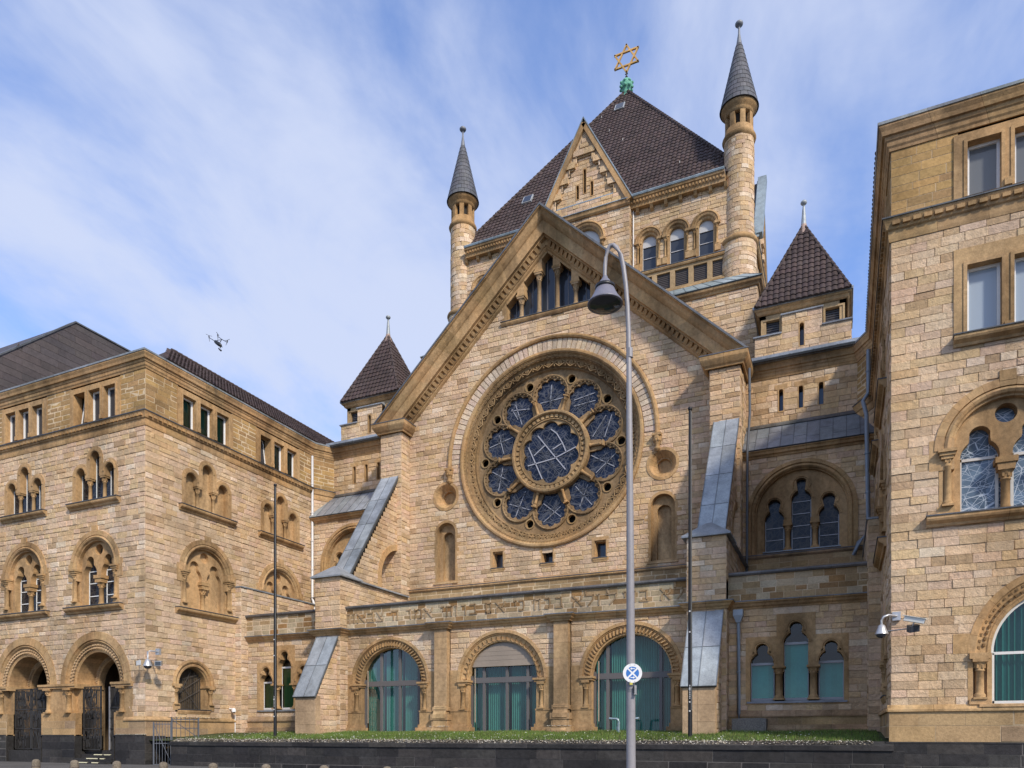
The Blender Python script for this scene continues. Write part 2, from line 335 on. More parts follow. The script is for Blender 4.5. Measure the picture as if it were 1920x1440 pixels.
def flush_stones(key, parent, name='stone', rest='stonework', limit=300):
    L_ = REG.pop(key, []); sc_ = []
    for i, s in enumerate(L_):
        fr, a, b_, lo, hi, p, t_, mat, d = s
        P = [pixel(fr(*q)) for q in ((a, lo, p), (b_, lo, p), (b_, hi, p), (a, hi, p))]
        cx = sum(q[0] for q in P)/4; cy = sum(q[1] for q in P)/4
        ar = abs(sum(P[k][0]*P[(k+1) % 4][1]-P[(k+1) % 4][0]*P[k][1] for k in range(4)))/2
        sc_.append((ar if 5 < cx < 1915 and 5 < cy < 1435 else 0, i))
    top = set(i for a_, i in sorted(sc_, reverse=True)[:limit] if a_ > 40)
    mbs = {}
    for i, (fr, a, b_, lo, hi, p, t_, mat, d) in enumerate(L_):
        if i in top:
            o = bpy.data.objects.new(name, unit_stone(mat)); o.color = (*t_[:3], 1)
            O = Vector(fr(0, 0, 0)); ax = Vector(fr(1, 0, 0))-O; az = Vector(fr(0, 1, 0))-O; ad = Vector(fr(0, 0, 1))-O
            p += .012
            c = Vector(fr((a+b_)/2, (lo+hi)/2, (p+d-.03)/2)); dep = p-(d-.03)
            MX = Matrix.Identity(4)
            for r in range(3):
                MX[r][0] = ax[r]*(b_-a); MX[r][1] = -ad[r]*dep; MX[r][2] = az[r]*(hi-lo); MX[r][3] = c[r]
            o.matrix_basis = MX; COL.objects.link(o); put(o, parent)
        else:
            stone_geo(mbs.setdefault(mat, MB()), fr, a, b_, lo, hi, p, t_, d)
    for mat, mb in mbs.items(): mb.build(rest, M[mat], parent, 'stuff')
# ------------------------------------------------------------------ shapes
def star_shape(cu, cz, circles, rect=None, n=72):
    """outline of a union of circles (dx, dz, r) and one rectangle, seen from (cu, cz)"""
    angs = [2*math.pi*k/n for k in range(n)]
    if rect:
        x0, x1, y0, y1 = rect
        for x, y in ((x0, y0), (x1, y0)): angs.append(math.atan2(y, x) % (2*math.pi))
    out = []
    for a in sorted(set(round(x, 5) for x in angs)):
        c, s = math.cos(a), math.sin(a); best = 0
        for dx_, dz_, r in circles:
            p = dx_*c+dz_*s; q = r*r-(dx_*dx_+dz_*dz_-p*p)
            if q > 0 and p+math.sqrt(q) > best and (p-math.sqrt(q)) <= best+1e-3 or q > 0 and dx_*dx_+dz_*dz_ < r*r: best = max(best, p+math.sqrt(q))
        for dx_, dz_, r in circles:
            p = dx_*c+dz_*s; q = r*r-(dx_*dx_+dz_*dz_-p*p)
            if q > 0 and p-math.sqrt(q) <= best+.02: best = max(best, p+math.sqrt(q))
        if rect:
            tt = []
            if c > 1e-9: tt.append(x1/c)
            if c < -1e-9: tt.append(x0/c)
            if s > 1e-9: tt.append(y1/s)
            if s < -1e-9: tt.append(y0/s)
            best = max(best, min(tt))
        out.append((cu+best*c, cz+best*s))
    return out
def trefoil(cu, sill, w_, zs, ztop, r1):   # light w_ wide, shoulders at zs, round top lobe reaching ztop
    return star_shape(cu, zs, [(0, 0, w_/2), (0, ztop-zs-r1, r1)], (-w_/2, w_/2, sill-zs, .001))
def roundtop(cu, sill, w_, zs, n=40): return star_shape(cu, zs, [(0, 0, w_/2)], (-w_/2, w_/2, sill-zs, .001), n)
def arc_outline(cu, cz, r, zb, n=32):
    return [(cu-r, zb)]+[(cu+r*math.cos(math.pi-math.pi*k/n), cz+r*math.sin(math.pi*k/n)) for k in range(n+1)]+[(cu+r, zb)]
def column(fr, u, d, z0, z1, r, parent, cap=.34, base=.22, ab=True, name='column', tint=None):
    mb = MB(tint or TRIM2); H = z1-z0; cap = min(cap, H*.3); base = min(base, H*.2)
    pr = [(r*1.55, z0), (r*1.55, z0+base*.3), (r*1.3, z0+base*.42), (r*1.45, z0+base*.6), (r*1.15, z0+base*.8), (r, z0+base),
          (r*.95, z1-cap*1.08), (r*1.18, z1-cap*1.04), (r*1.18, z1-cap*.96), (r*.98, z1-cap*.9), (r*1.15, z1-cap*.65), (r*1.55, z1-cap*.35), (r*1.7, z1-cap*.27)]
    mb.lathe(fr, u, d, pr, 12)
    if ab:
        mb.box(fr, u-r*1.75, u+r*1.75, z1-cap*.27, z1, d-r*1.75, d+r*1.75)
        mb.box(fr, u-r*1.6, u+r*1.6, z0-.001, z0+base*.28, d-r*1.6, d+r*1.6)
        for k in range(6):     # leaves of the capital
            a = k*math.pi/3
            mb.box(fr, u+r*1.15*math.cos(a)-r*.22, u+r*1.15*math.cos(a)+r*.22, z1-cap*.8, z1-cap*.32, d+r*1.15*math.sin(a)-r*.22, d+r*1.15*math.sin(a)+r*.22)
    return mb.build(name, M['trim'], parent)
def pane(fr, outline, d, mat, parent, name='glass_pane'):
    mb = MB((.5, .5, .5)); mb.plate(fr, outline, [], d, d-.03); return mb.build(name, M[mat], parent)
def bars(fr, lst, d, wd, parent, tint, name='glazing_bar', mat='paint', th=.03):
    mb = MB(tint)
    for (a, b_) in lst:
        A = Vector(fr(a[0], a[1], d)); B = Vector(fr(b_[0], b_[1], d)); nn = (Vector(fr(0, 0, 1))-Vector(fr(0, 0, 0))).normalized()
        if (B-A).length > .01: mb.bar(A, B, wd, th, nn)
    return mb.build(name, M[mat], parent)
def frame_of(fr, outline, d, wd, parent, tint, mat='paint', name='window_frame', th=.05):
    """thin frame following an outline"""
    cx = sum(p[0] for p in outline)/len(outline); cz = sum(p[1] for p in outline)/len(outline)
    inner = [(p[0]+(cx-p[0])*wd/max(.05, math.hypot(p[0]-cx, p[1]-cz))*1.25, p[1]+(cz-p[1])*wd/max(.05, math.hypot(p[0]-cx, p[1]-cz))*1.25) for p in outline]
    mb = MB(tint); mb.plate(fr, outline, [inner], d, d-th); return mb.build(name, M[mat], parent)
def sill(fr, u0, u1, z, d, parent, h=.3, zinc=True):
    mb = MB(TRIM); mb.mould(fr, u0, u1, [(z, 0), (z, d), (z-.08, d), (z-.14, d-.03), (z-.22, d*.45), (z-h, d*.35), (z-h, 0)], 1.6); s = mb.build('sill', M['trim'], parent)
    if zinc:
        mb = MB((.09, .095, .105)); mb.box(fr, u0-.02, u1+.02, z+.002, z+.04, -.25, d+.03); mb.build('sill_flashing', M['lead'], s)
    return s
# ------------------------------------------------------------------ more builders
def path_mould(mb, pts, prof, sgn=1, seg=1.4):
    """sweep a (z, d) profile along a polyline in plan with mitred corners; d is measured to the left*sgn of travel"""
    P = [Vector(p) for p in pts]; nrm = []
    for i in range(len(P)-1):
        e = (P[i+1]-P[i]).normalized(); nrm.append(Vector((-e.y, e.x))*sgn)
    off = []
    for i in range(len(P)):
        if i == 0: off.append(nrm[0])
        elif i == len(P)-1: off.append(nrm[-1])
        else:
            b_ = (nrm[i-1]+nrm[i]).normalized(); off.append(b_/max(.3, b_.dot(nrm[i])))
    rows = []
    for i in range(len(P)):
        rows.append([(P[i].x+off[i].x*d, P[i].y+off[i].y*d, z) for z, d in prof])
        if i < len(P)-1:
            k = int((P[i+1]-P[i]).length/seg)
            ln_ = max(.1, (P[i+1]-P[i]).length)
            for j in [x_ for j_ in range(1, k+1) for x_ in (j_, j_+.016/ln_*(k+1))]:
                f = j/(k+1); q = P[i].lerp(P[i+1], f)
                rows.append([((P[i].x+off[i].x*d)*(1-f)+(P[i+1].x+off[i+1].x*d)*f, (P[i].y+off[i].y*d)*(1-f)+(P[i+1].y+off[i+1].y*d)*f, z) for z, d in prof])
    mb.grid(rows, tseg=[(mb.tint[0]*.5, mb.tint[1]*.47, mb.tint[2]*.45, 1) if math.dist(rows[k_][0], rows[k_+1][0]) < .03 else jit(mb.tint, .12) for k_ in range(len(rows)-1)]); mb.face(rows[0]); mb.face(rows[-1])
def head(cu, w_, zs, ztop, r1, n=26):
    """points over the head of a light from its left springing to its right one"""
    if r1 is None: return [(cu-w_/2*math.cos(math.pi*k/n), zs+w_/2*math.sin(math.pi*k/n)) for k in range(n+1)]
    s = star_shape(cu, zs, [(0, 0, w_/2), (0, ztop-zs-r1, r1)], None, 2*n)
    s = [p for p in s if p[1] >= zs-1e-4]; s.sort(key=lambda p: -math.atan2(p[1]-zs+1e-6, p[0]-cu)); return s
def lights_outline(lts, sill_z, zcap):
    out = []
    for i, (cu, w_, zs, zt, r1) in enumerate(lts):
        out.append((cu-w_/2, sill_z if i == 0 else zcap)); out += head(cu, w_, zs, zt, r1); out.append((cu+w_/2, sill_z if i == len(lts)-1 else zcap))
    return out
def light_outline(l, sill_z): return [(l[0]-l[1]/2, sill_z)]+head(*l)+[(l[0]+l[1]/2, sill_z)]
def wroot(fr, cu, z0, z1, parent, name, outline, holes, d0, d1, tint=None, mat='trim'):
    mb = MB(tint or TRIM); mb.plate(fr, outline, holes, d0, d1); return mb.build(name, M[mat], parent)
def attic_window(fr, cu, parent, z0=18.42, z1=20.5, w_=.9, pitch=1.19, curtain=None, n=3, tilt=None, glass='glass', top=None):
    H = pitch*n/2+.2; us = [cu+pitch*(k-(n-1)/2) for k in range(n)]; zb, zt = z0+.08, (top or z1-.3)
    hol = [[(u-w_/2, zb), (u+w_/2, zb), (u+w_/2, zt), (u-w_/2, zt)] for u in us]
    win = wroot(fr, cu, z0, z1, parent, 'window', [(cu-H, z0), (cu+H, z0), (cu+H, z1), (cu-H, z1)], hol, .06, -.42)
    mb = MB(TRIM)
    for u in us: mb.plate(fr, [(u-w_/2-.1, zb), (u+w_/2+.1, zb), (u+w_/2+.1, zt+.1), (u-w_/2-.1, zt+.1)], [[(u-w_/2+.002, zb+.001), (u+w_/2-.002, zb+.001), (u+w_/2-.002, zt-.002), (u-w_/2+.002, zt-.002)]], .09, .0)
    for k in range(n-1):
        u = (us[k]+us[k+1])/2; mb.box(fr, u-.1, u+.1, zb, zb+.22, .06, .16)
    mb.build('window_moulding', M['trim'], win)
    for k, u in enumerate(us):
        o = [(u-w_/2, zb), (u+w_/2, zb), (u+w_/2, zt), (u-w_/2, zt)]
        if tilt == k:
            mb = MB((.75, .75, .73)); i_ = [(u-w_/2+.07, zb+.07), (u+w_/2-.07, zb+.07), (u+w_/2-.07, zt-.07), (u-w_/2+.07, zt-.07)]
            mb.plate(lambda a, z, d, f=fr: f(a, z, d+(zb-z)*.13), o, [i_], -.33, -.38); mb.build('window_frame', M['paint'], win)
            mb = MB((.02, .02, .02)); mb.plate(fr, o, [], -.62, -.64); mb.build('painted_shade_backing', M['cloth'], win)  # near-black sheet stands in for the shade of the room
            mb = MB((.5,)*3); mb.plate(lambda a, z, d, f=fr: f(a, z, d+(zb-z)*.13), i_, [], -.35, -.355); mb.build('glass_pane', M['glass'], win)
            continue
        i_ = [(u-w_/2+.085, zb+.085), (u+w_/2-.085, zb+.085), (u+w_/2-.085, zt-.085), (u-w_/2+.085, zt-.085)]
        mb = MB((.8, .8, .78)); mb.plate(fr, o, [i_], -.2, -.3); mb.build('window_frame', M['paint'], win)
        if curtain:
            mb = MB((.5,)*3); mb.plate(fr, i_, [], -.26, -.265); mb.build('glass_pane', M['clear'], win)
            curtain_sheet(fr, u-w_/2+.04, u+w_/2-.04, zb, zt, -.4, curtain, win); mb = MB((.02, .02, .02)); mb.plate(fr, o, [], -.62, -.64); mb.build('painted_shade_backing', M['cloth'], win)  # black sheet behind the curtain paints the room's shade
        else: pane(fr, i_, -.26, glass, win)
    return win
def curtain_sheet(fr, u0, u1, z0, z1, d, tint, parent, pleat=.11, amp=.035, name='curtain'):
    mb = MB(tint); n = max(4, int((u1-u0)/pleat)*3); rows = []
    ph = [random.uniform(.6, 1.3) for _ in range(n+1)]
    for k in range(n+1):
        u = u0+(u1-u0)*k/n; dd = d+(amp if k % 3 == 0 else -amp*.6 if k % 3 == 1 else 0)*ph[k]
        rows.append([fr(u, z0, dd), fr(u, z1, dd)])
    mb.grid(rows, tseg=[jit(tint, .12) for _ in range(n)], sm=False); return mb.build(name, M['cloth'], parent)
def triple_window(fr, cu, parent, blind, sz=14.18):
    lts = [(cu-1.14, .74, 15.72, 0, None), (cu, .74, 16.5, 0, None), (cu+1.14, .74, 15.72, 0, None)]
    ol = lights_outline(lts, sz, 15.5)
    out = [(cu-1.78, sz), (cu-1.78, 15.72)]+[(cu-1.14-.64*math.cos(math.pi*k/10), 15.72+.64*math.sin(math.pi*k/10)) for k in range(1, 9)]+[(cu-.64, 16.3), (cu-.64, 16.5)]+[(cu-.64*math.cos(math.pi*k/12), 16.5+.64*math.sin(math.pi*k/12)) for k in range(1, 12)]+[(cu+.64, 16.5), (cu+.64, 16.3)]
    out += [(2*cu-p[0], p[1]) for p in reversed(out[1:10])]+[(cu+1.78, sz)]
    win = wroot(fr, cu, 0, 0, parent, 'arched_window', out, [ol], .05, -.45)
    mb = MB(TRIM2)
    for l in lts: mb.arch(fr, l[0], l[2], [(.5, .05), (.5, .085), (.41, .085), (.37, .04)], n=14, vous=False)
    mb.build('arch_moulding', M['trim'], win)
    for k in (-1, 1): column(fr, cu+k*.57, -.13, sz, 15.5, .095, win)
    if blind:
        mb = MB((.50, .33, .17)); z = sz
        mb.plate(fr, ol, [], -.3, -.35); mb.build('blind_panel', M['trim'], win)
    else:
        pane(fr, ol, -.36, 'dark_glass', win)
        for l in lts:
            bars(fr, [((l[0]-.34, sz), (l[0]-.34, l[2]+.1)), ((l[0]-.36, sz+.04), (l[0]+.36, sz+.04)), ((l[0]+.34, sz), (l[0]+.34, l[2]+.1))], -.33, .04, win, (.7, .7, .68))
    sill(fr, cu-1.98, cu+1.98, sz, .28, win); return win
RING = [(1.98, -.02), (1.98, .07), (1.74, .07), (1.72, .0), (1.70, .06), (1.62, .11), (1.54, .06), (1.50, -.03), (1.45, -.04), (1.43, -.3)]
def big_window(fr, cu, parent, mode, sz=8.55, zs=10.65):
    win = thingless = MB(TRIM); win.arch(fr, cu, zs, RING, n=26); 
    for k in (-1, 1):
        win.box(fr, cu+k*1.42 if k > 0 else cu-2.12, cu+2.12 if k > 0 else cu-1.42, zs-.62, zs+.35, -.3, .045)
        win.box(fr, min(cu+k*1.45, cu+k*1.72), max(cu+k*1.45, cu+k*1.72), sz, zs-.62, -.3, -.16)
        win.box(fr, min(cu+k*1.72, cu+k*1.84), max(cu+k*1.72, cu+k*1.84), sz, zs-.62, -.3, .02)
        win.box(fr, min(cu+k*1.4, cu+k*1.9), max(cu+k*1.4, cu+k*1.9), sz, sz+.32, -.3, .04)
    win.box(fr, cu-.22, cu+.22, zs+1.9, zs+2.22, -.05, .08)
    win = win.build('arched_window', M['trim'], parent)
    for k in (-1, 1):
        column(fr, cu+k*1.6, .0, sz+.32, zs, .105, win, cap=.5)
        mb = MB(TRIM2); u = cu+k*1.62; mb.box(fr, u-.26, u+.26, zs-.1, zs, -.2, .24); mb.box(fr, u-.22, u+.22, zs-.2, zs-.1, -.18, .19); mb.box(fr, u-.17, u+.17, zs-.3, zs-.2, -.15, .15); mb.build('impost', M['trim'], win)
    lts = [(cu-.7, 1.06, 10.42, 11.36, .3), (cu+.7, 1.06, 10.42, 11.36, .3)]
    ol = lights_outline(lts, sz, 10.28); oc = [(cu+.3*math.cos(2*math.pi*k/20), 11.66+.3*math.sin(2*math.pi*k/20)) for k in range(20)]
    mb = MB(TRIM); mb.plate(fr, arc_outline(cu, zs, 1.44, sz), [ol, oc], -.22, -.62)
    for l in lts: pass
    mb.build('tracery', M['trim'], win)
    mb = MB(TRIM2); mb.box(fr, cu-.3, cu+.3, 10.1, 10.28, -.62, -.1); mb.box(fr, cu-.24, cu+.24, 9.98, 10.1, -.58, -.14); mb.build('impost', M['trim'], win)
    column(fr, cu, -.36, sz, 9.98, .13, win, cap=.36, base=.34)
    ol2 = arc_outline(cu, zs, 1.42, sz)
    if mode == 'blind':
        mb = MB((.52, .345, .18)); mb.plate(fr, ol2, [], -.42, -.5); mb.build('blind_panel', M['trim'], win)
    else:
        g = 'light_glass' if mode == 'pale' else 'dark_glass'; fc = (.55, .52, .47) if mode == 'pale' else (.75, .75, .73)
        for l in lts:
            if l is lts[0]: pane(fr, ol, -.56, g, win)
            u0, u1 = l[0]-.5, l[0]+.5
            if mode == 'pale':
                bars(fr, [((u0, 10.42), (u1, 10.42)), ((u0, sz+.05), (u1, sz+.05)), ((u0, sz), (u0, 10.5)), ((u1, sz), (u1, 10.5))], -.53, .085, win, fc, th=.06)
            else:
                bars(fr, [((u0, 9.25), (u1, 9.25)), ((u0, 9.95), (u1, 9.95)), ((u0, 10.6), (u1, 10.6)), ((u0, sz+.03), (u1, sz+.03)), ((u0, sz), (u0, 10.7)), ((u1, sz), (u1, 10.7)), ((u0, sz+.35), (u1, sz+.35))][:6], -.54, .045, win, fc)
        pane(fr, oc, -.56, g, win)
        bars(fr, [((cu+.3*math.cos(a*math.pi/8), 11.66+.3*math.sin(a*math.pi/8)), (cu+.3*math.cos((a+1)*math.pi/8), 11.66+.3*math.sin((a+1)*math.pi/8))) for a in range(16)], -.5, .04, win, TRIM2, 'ring', 'trim', .1)
    sill(fr, cu-2.2, cu+2.2, sz, .3, win); return win
def arc_beads(fr, cu, cz, r, d, a0, a1, n, sz, parent, name, kindf, tint=None):
    """carved lumps set round an arch"""
    mb = MB(tint or TRIM2)
    for k in range(n):
        a = R(a0+(a1-a0)*(k+.5)/n); c, s = math.cos(a), math.sin(a); p = lambda rr, tt, dd: fr(cu+(r+rr)*c-tt*s, cz+(r+rr)*s+tt*c, d+dd)
        w2 = math.pi*r*abs(a1-a0)/180/n
        if kindf == 'tooth':        # pointed blocks in two staggered rows
            e = sz*.5
            for q, ph in ((-.5, 0), (.5, .5)):
                t0 = (ph-.25)*w2
                mb.hexa([p(q*sz-e*.55, t0-w2*.28, 0), p(q*sz+e*.55, t0-w2*.28, 0), p(q*sz+e*.55, t0+w2*.28, 0), p(q*sz-e*.55, t0+w2*.28, 0)],
                        [p(q*sz-e*.4, t0-w2*.2, sz*.55), p(q*sz+e*.4, t0-w2*.2, sz*.55), p(q*sz+e*.4, t0+w2*.2, sz*.35), p(q*sz-e*.4, t0+w2*.2, sz*.35)])
        elif kindf == 'leaf':       # leaning leaves of a rope
            mb.hexa([p(-sz, -w2*.1, 0), p(-sz, w2*.55, 0), p(sz, w2*.15, 0), p(sz, -w2*.5, 0)],
                    [p(-sz*.7, w2*.05, sz*.75), p(-sz*.7, w2*.4, sz*.75), p(sz*.7, w2*.0, sz*.75), p(sz*.7, -w2*.35, sz*.75)])
        elif kindf == 'ring':       # interlaced rounds
            for j in range(10):
                b0, b1 = 2*math.pi*j/10, 2*math.pi*(j+1)/10
                mb.bar(p(sz*math.cos(b0), w2*.55*math.sin(b0), .015), p(sz*math.cos(b1), w2*.55*math.sin(b1), .015), .045, .05, Vector(fr(0, 0, 1))-Vector(fr(0, 0, 0)))
        elif kindf == 'diamond':
            q = [(0, -w2*.5), (sz, 0), (0, w2*.5), (-sz, 0)]
            for j in range(4): mb.bar(p(*q[j], .01), p(*q[(j+1) % 4], .01), .05, .07, Vector(fr(0, 0, 1))-Vector(fr(0, 0, 0)))
            for rr in (.11, .045):
                for j in range(6): mb.bar(p(rr*math.cos(j*math.pi/3), rr*math.sin(j*math.pi/3), .02), p(rr*math.cos((j+1)*math.pi/3), rr*math.sin((j+1)*math.pi/3), .02), .04, .06, Vector(fr(0, 0, 1))-Vector(fr(0, 0, 0)))
            for sg in (-1, 1): mb.bar(p(sg*sz*.95, -w2*.5, .0), p(sg*sz*.45, -w2*.5, .0), .05, .06, Vector(fr(0, 0, 1))-Vector(fr(0, 0, 0)))
        else:
            mb.box(lambda a_, z_, d_: p(z_, a_, d_), -w2*.28, w2*.28, -sz, sz, -.01, sz*.9)
    return mb.build(name, M['trim'], parent, 'stuff')
TREG = {}
def tile_field(key, O, U, V, width, rows, Lr, wt, limits):
    O, U, V = Vector(O), Vector(U).normalized(), Vector(V).normalized(); Nn = U.cross(V).normalized()
    if Nn.z < 0: Nn = -Nn
    for r in range(rows):
        a, b_ = limits((r+.4)*Lr)
        k0 = int(math.floor(a/wt)); 
        for k in range(k0, int(b_/wt)+1):
            if (k+.5)*wt < a or (k+.5)*wt > b_: continue
            TREG.setdefault(key, []).append((O+U*(k*wt)+V*(r*Lr)+Nn*random.uniform(0, .012), U, V, Nn, wt, Lr, jit((.068, .048, .045), .16)))
TPR = [(0, .0), (.12, .035), (.4, .055), (.62, .05), (.86, .01), (1.0, .004)]
def tile_geo(mb, O, U, V, Nn, w_, L_, t):
    q = lambda x, y, z: tuple(O+U*(x*w_)+V*(y*L_)+Nn*z)
    mb.grid([[q(x, -.06, -.01) for x, h in TPR], [q(x, -.06, h+.045) for x, h in TPR], [q(x, 1.02, h+.0) for x, h in TPR]], t)
def flush_tiles(key, parent, limit=300):
    L_ = TREG.pop(key, []); sc_ = []
    for i, (O, U, V, Nn, w_, l_, t) in enumerate(L_):
        P = [pixel(O+U*x*w_+V*y*l_) for x, y in ((0, 0), (1, 0), (1, 1), (0, 1))]
        ar = abs(sum(P[k][0]*P[(k+1) % 4][1]-P[(k+1) % 4][0]*P[k][1] for k in range(4)))/2
        sc_.append((ar if 5 < P[0][0] < 1915 and 5 < P[0][1] < 1435 and Nn.dot(Vector((0, 0, EYE))-O) > 0 else 0, i))
    top = set(i for a_, i in sorted(sc_, reverse=True)[:limit] if a_ > 25)
    if 'tile' not in UNIT:
        m_ = MB(); tile_geo(m_, Vector((0, 0, 0)), Vector((1, 0, 0)), Vector((0, 1, 0)), Vector((0, 0, 1)), 1, 1, (0, 0, 0, 1))
        me = bpy.data.meshes.new('roof_tile'); me.from_pydata(m_.v, [], m_.f); me.materials.append(M['tile']); UNIT['tile'] = me
    mb = MB()
    for i, (O, U, V, Nn, w_, l_, t) in enumerate(L_):
        if i in top:
            o = bpy.data.objects.new('roof_tile', UNIT['tile']); o.color = (*t[:3], 1); MX = Matrix.Identity(4)
            for r in range(3): MX[r][0] = U[r]*w_; MX[r][1] = V[r]*l_; MX[r][2] = Nn[r]; MX[r][3] = O[r]
            o.matrix_basis = MX; COL.objects.link(o); put(o, parent)
        else: tile_geo(mb, O, U, V, Nn, w_, l_, t)
    if mb.v: mb.build('roof_tiling', M['tile'], parent, 'stuff')
def quadplane(pts, name, mat, parent, tint, th=None):
    mb = MB(tint); mb.face([tuple(p) for p in pts]); return mb.build(name, M[mat], parent)
def lead_slab(a, b_, c, d_, parent, name, seams=6, th=.07, tint=ZINC, cross=0):
    """sheet-metal slope with standing seams; a, b lower edge, c, d upper edge (c above b)"""
    a, b_, c, d_ = map(Vector, (a, b_, c, d_)); nn = (b_-a).cross(d_-a).normalized()
    if nn.z < 0: nn = -nn
    mb = MB(tint)
    for k in range(seams):
        f0, f1 = k/seams, (k+1)/seams; e = .0
        lo0, lo1, hi0, hi1 = a.lerp(b_, f0), a.lerp(b_, f1), d_.lerp(c, f0), d_.lerp(c, f1)
        ys = [0]+sorted(random.uniform(.2, .8) for _ in range(1))+[1] if cross == 1 else [j/(max(1, cross)) for j in range(max(1, cross)+1)]
        for y0, y1 in zip(ys, ys[1:]):
            q = [lo0.lerp(hi0, y0), lo1.lerp(hi1, y0), lo1.lerp(hi1, y1), lo0.lerp(hi0, y1)]; lift = random.uniform(0, .004)+.003*(1-y0)
            cq = sum(q, Vector())/4; q2 = [p+(cq-p).normalized()*.02 for p in q]
            mb.hexa([tuple(p+nn*.0) for p in q2], [tuple(p+nn*(.012+lift)) for p in q2], jit(tint, .12))
    for k in range(seams+1):
        f = k/seams; mb.bar(a.lerp(b_, f)+nn*.012, d_.lerp(c, f)+nn*.012, .03, .05, nn, tuple(x*.55 for x in tint)+(1,))
    mb.hexa([tuple(p-nn*th) for p in (a, b_, c, d_)], [tuple(p) for p in (a, b_, c, d_)], tuple(x*.3 for x in tint)+(1,))
    return mb.build(name, M['lead'], parent)
def X(m, u): return XC+m*u
# ------------------------------------------------------------------ ground
mb = MB((.062, .060, .060)); mb.face([(-900, -300, 0), (900, -300, 0), (900, 900, 0), (-900, 900, 0)]); o = mb.build('ground', M['asphalt']); o['kind'] = 'structure'
mb = MB((.11, .105, .10)); mb.box(front(15.1), -60, 60, -.2, .12, -12.0, 0, (.12, .115, .11, 1)); o = mb.build('pavement', M['asphalt']); o['kind'] = 'structure'
mb = MB((.2, .19, .18))
for k in range(100): mb.box(front(15.1), -60+k*1.2+.005, -60+(k+1)*1.2-.005, -.2, .124, .005, .155)
o = mb.build('kerb', M['granite']); o['kind'] = 'structure'
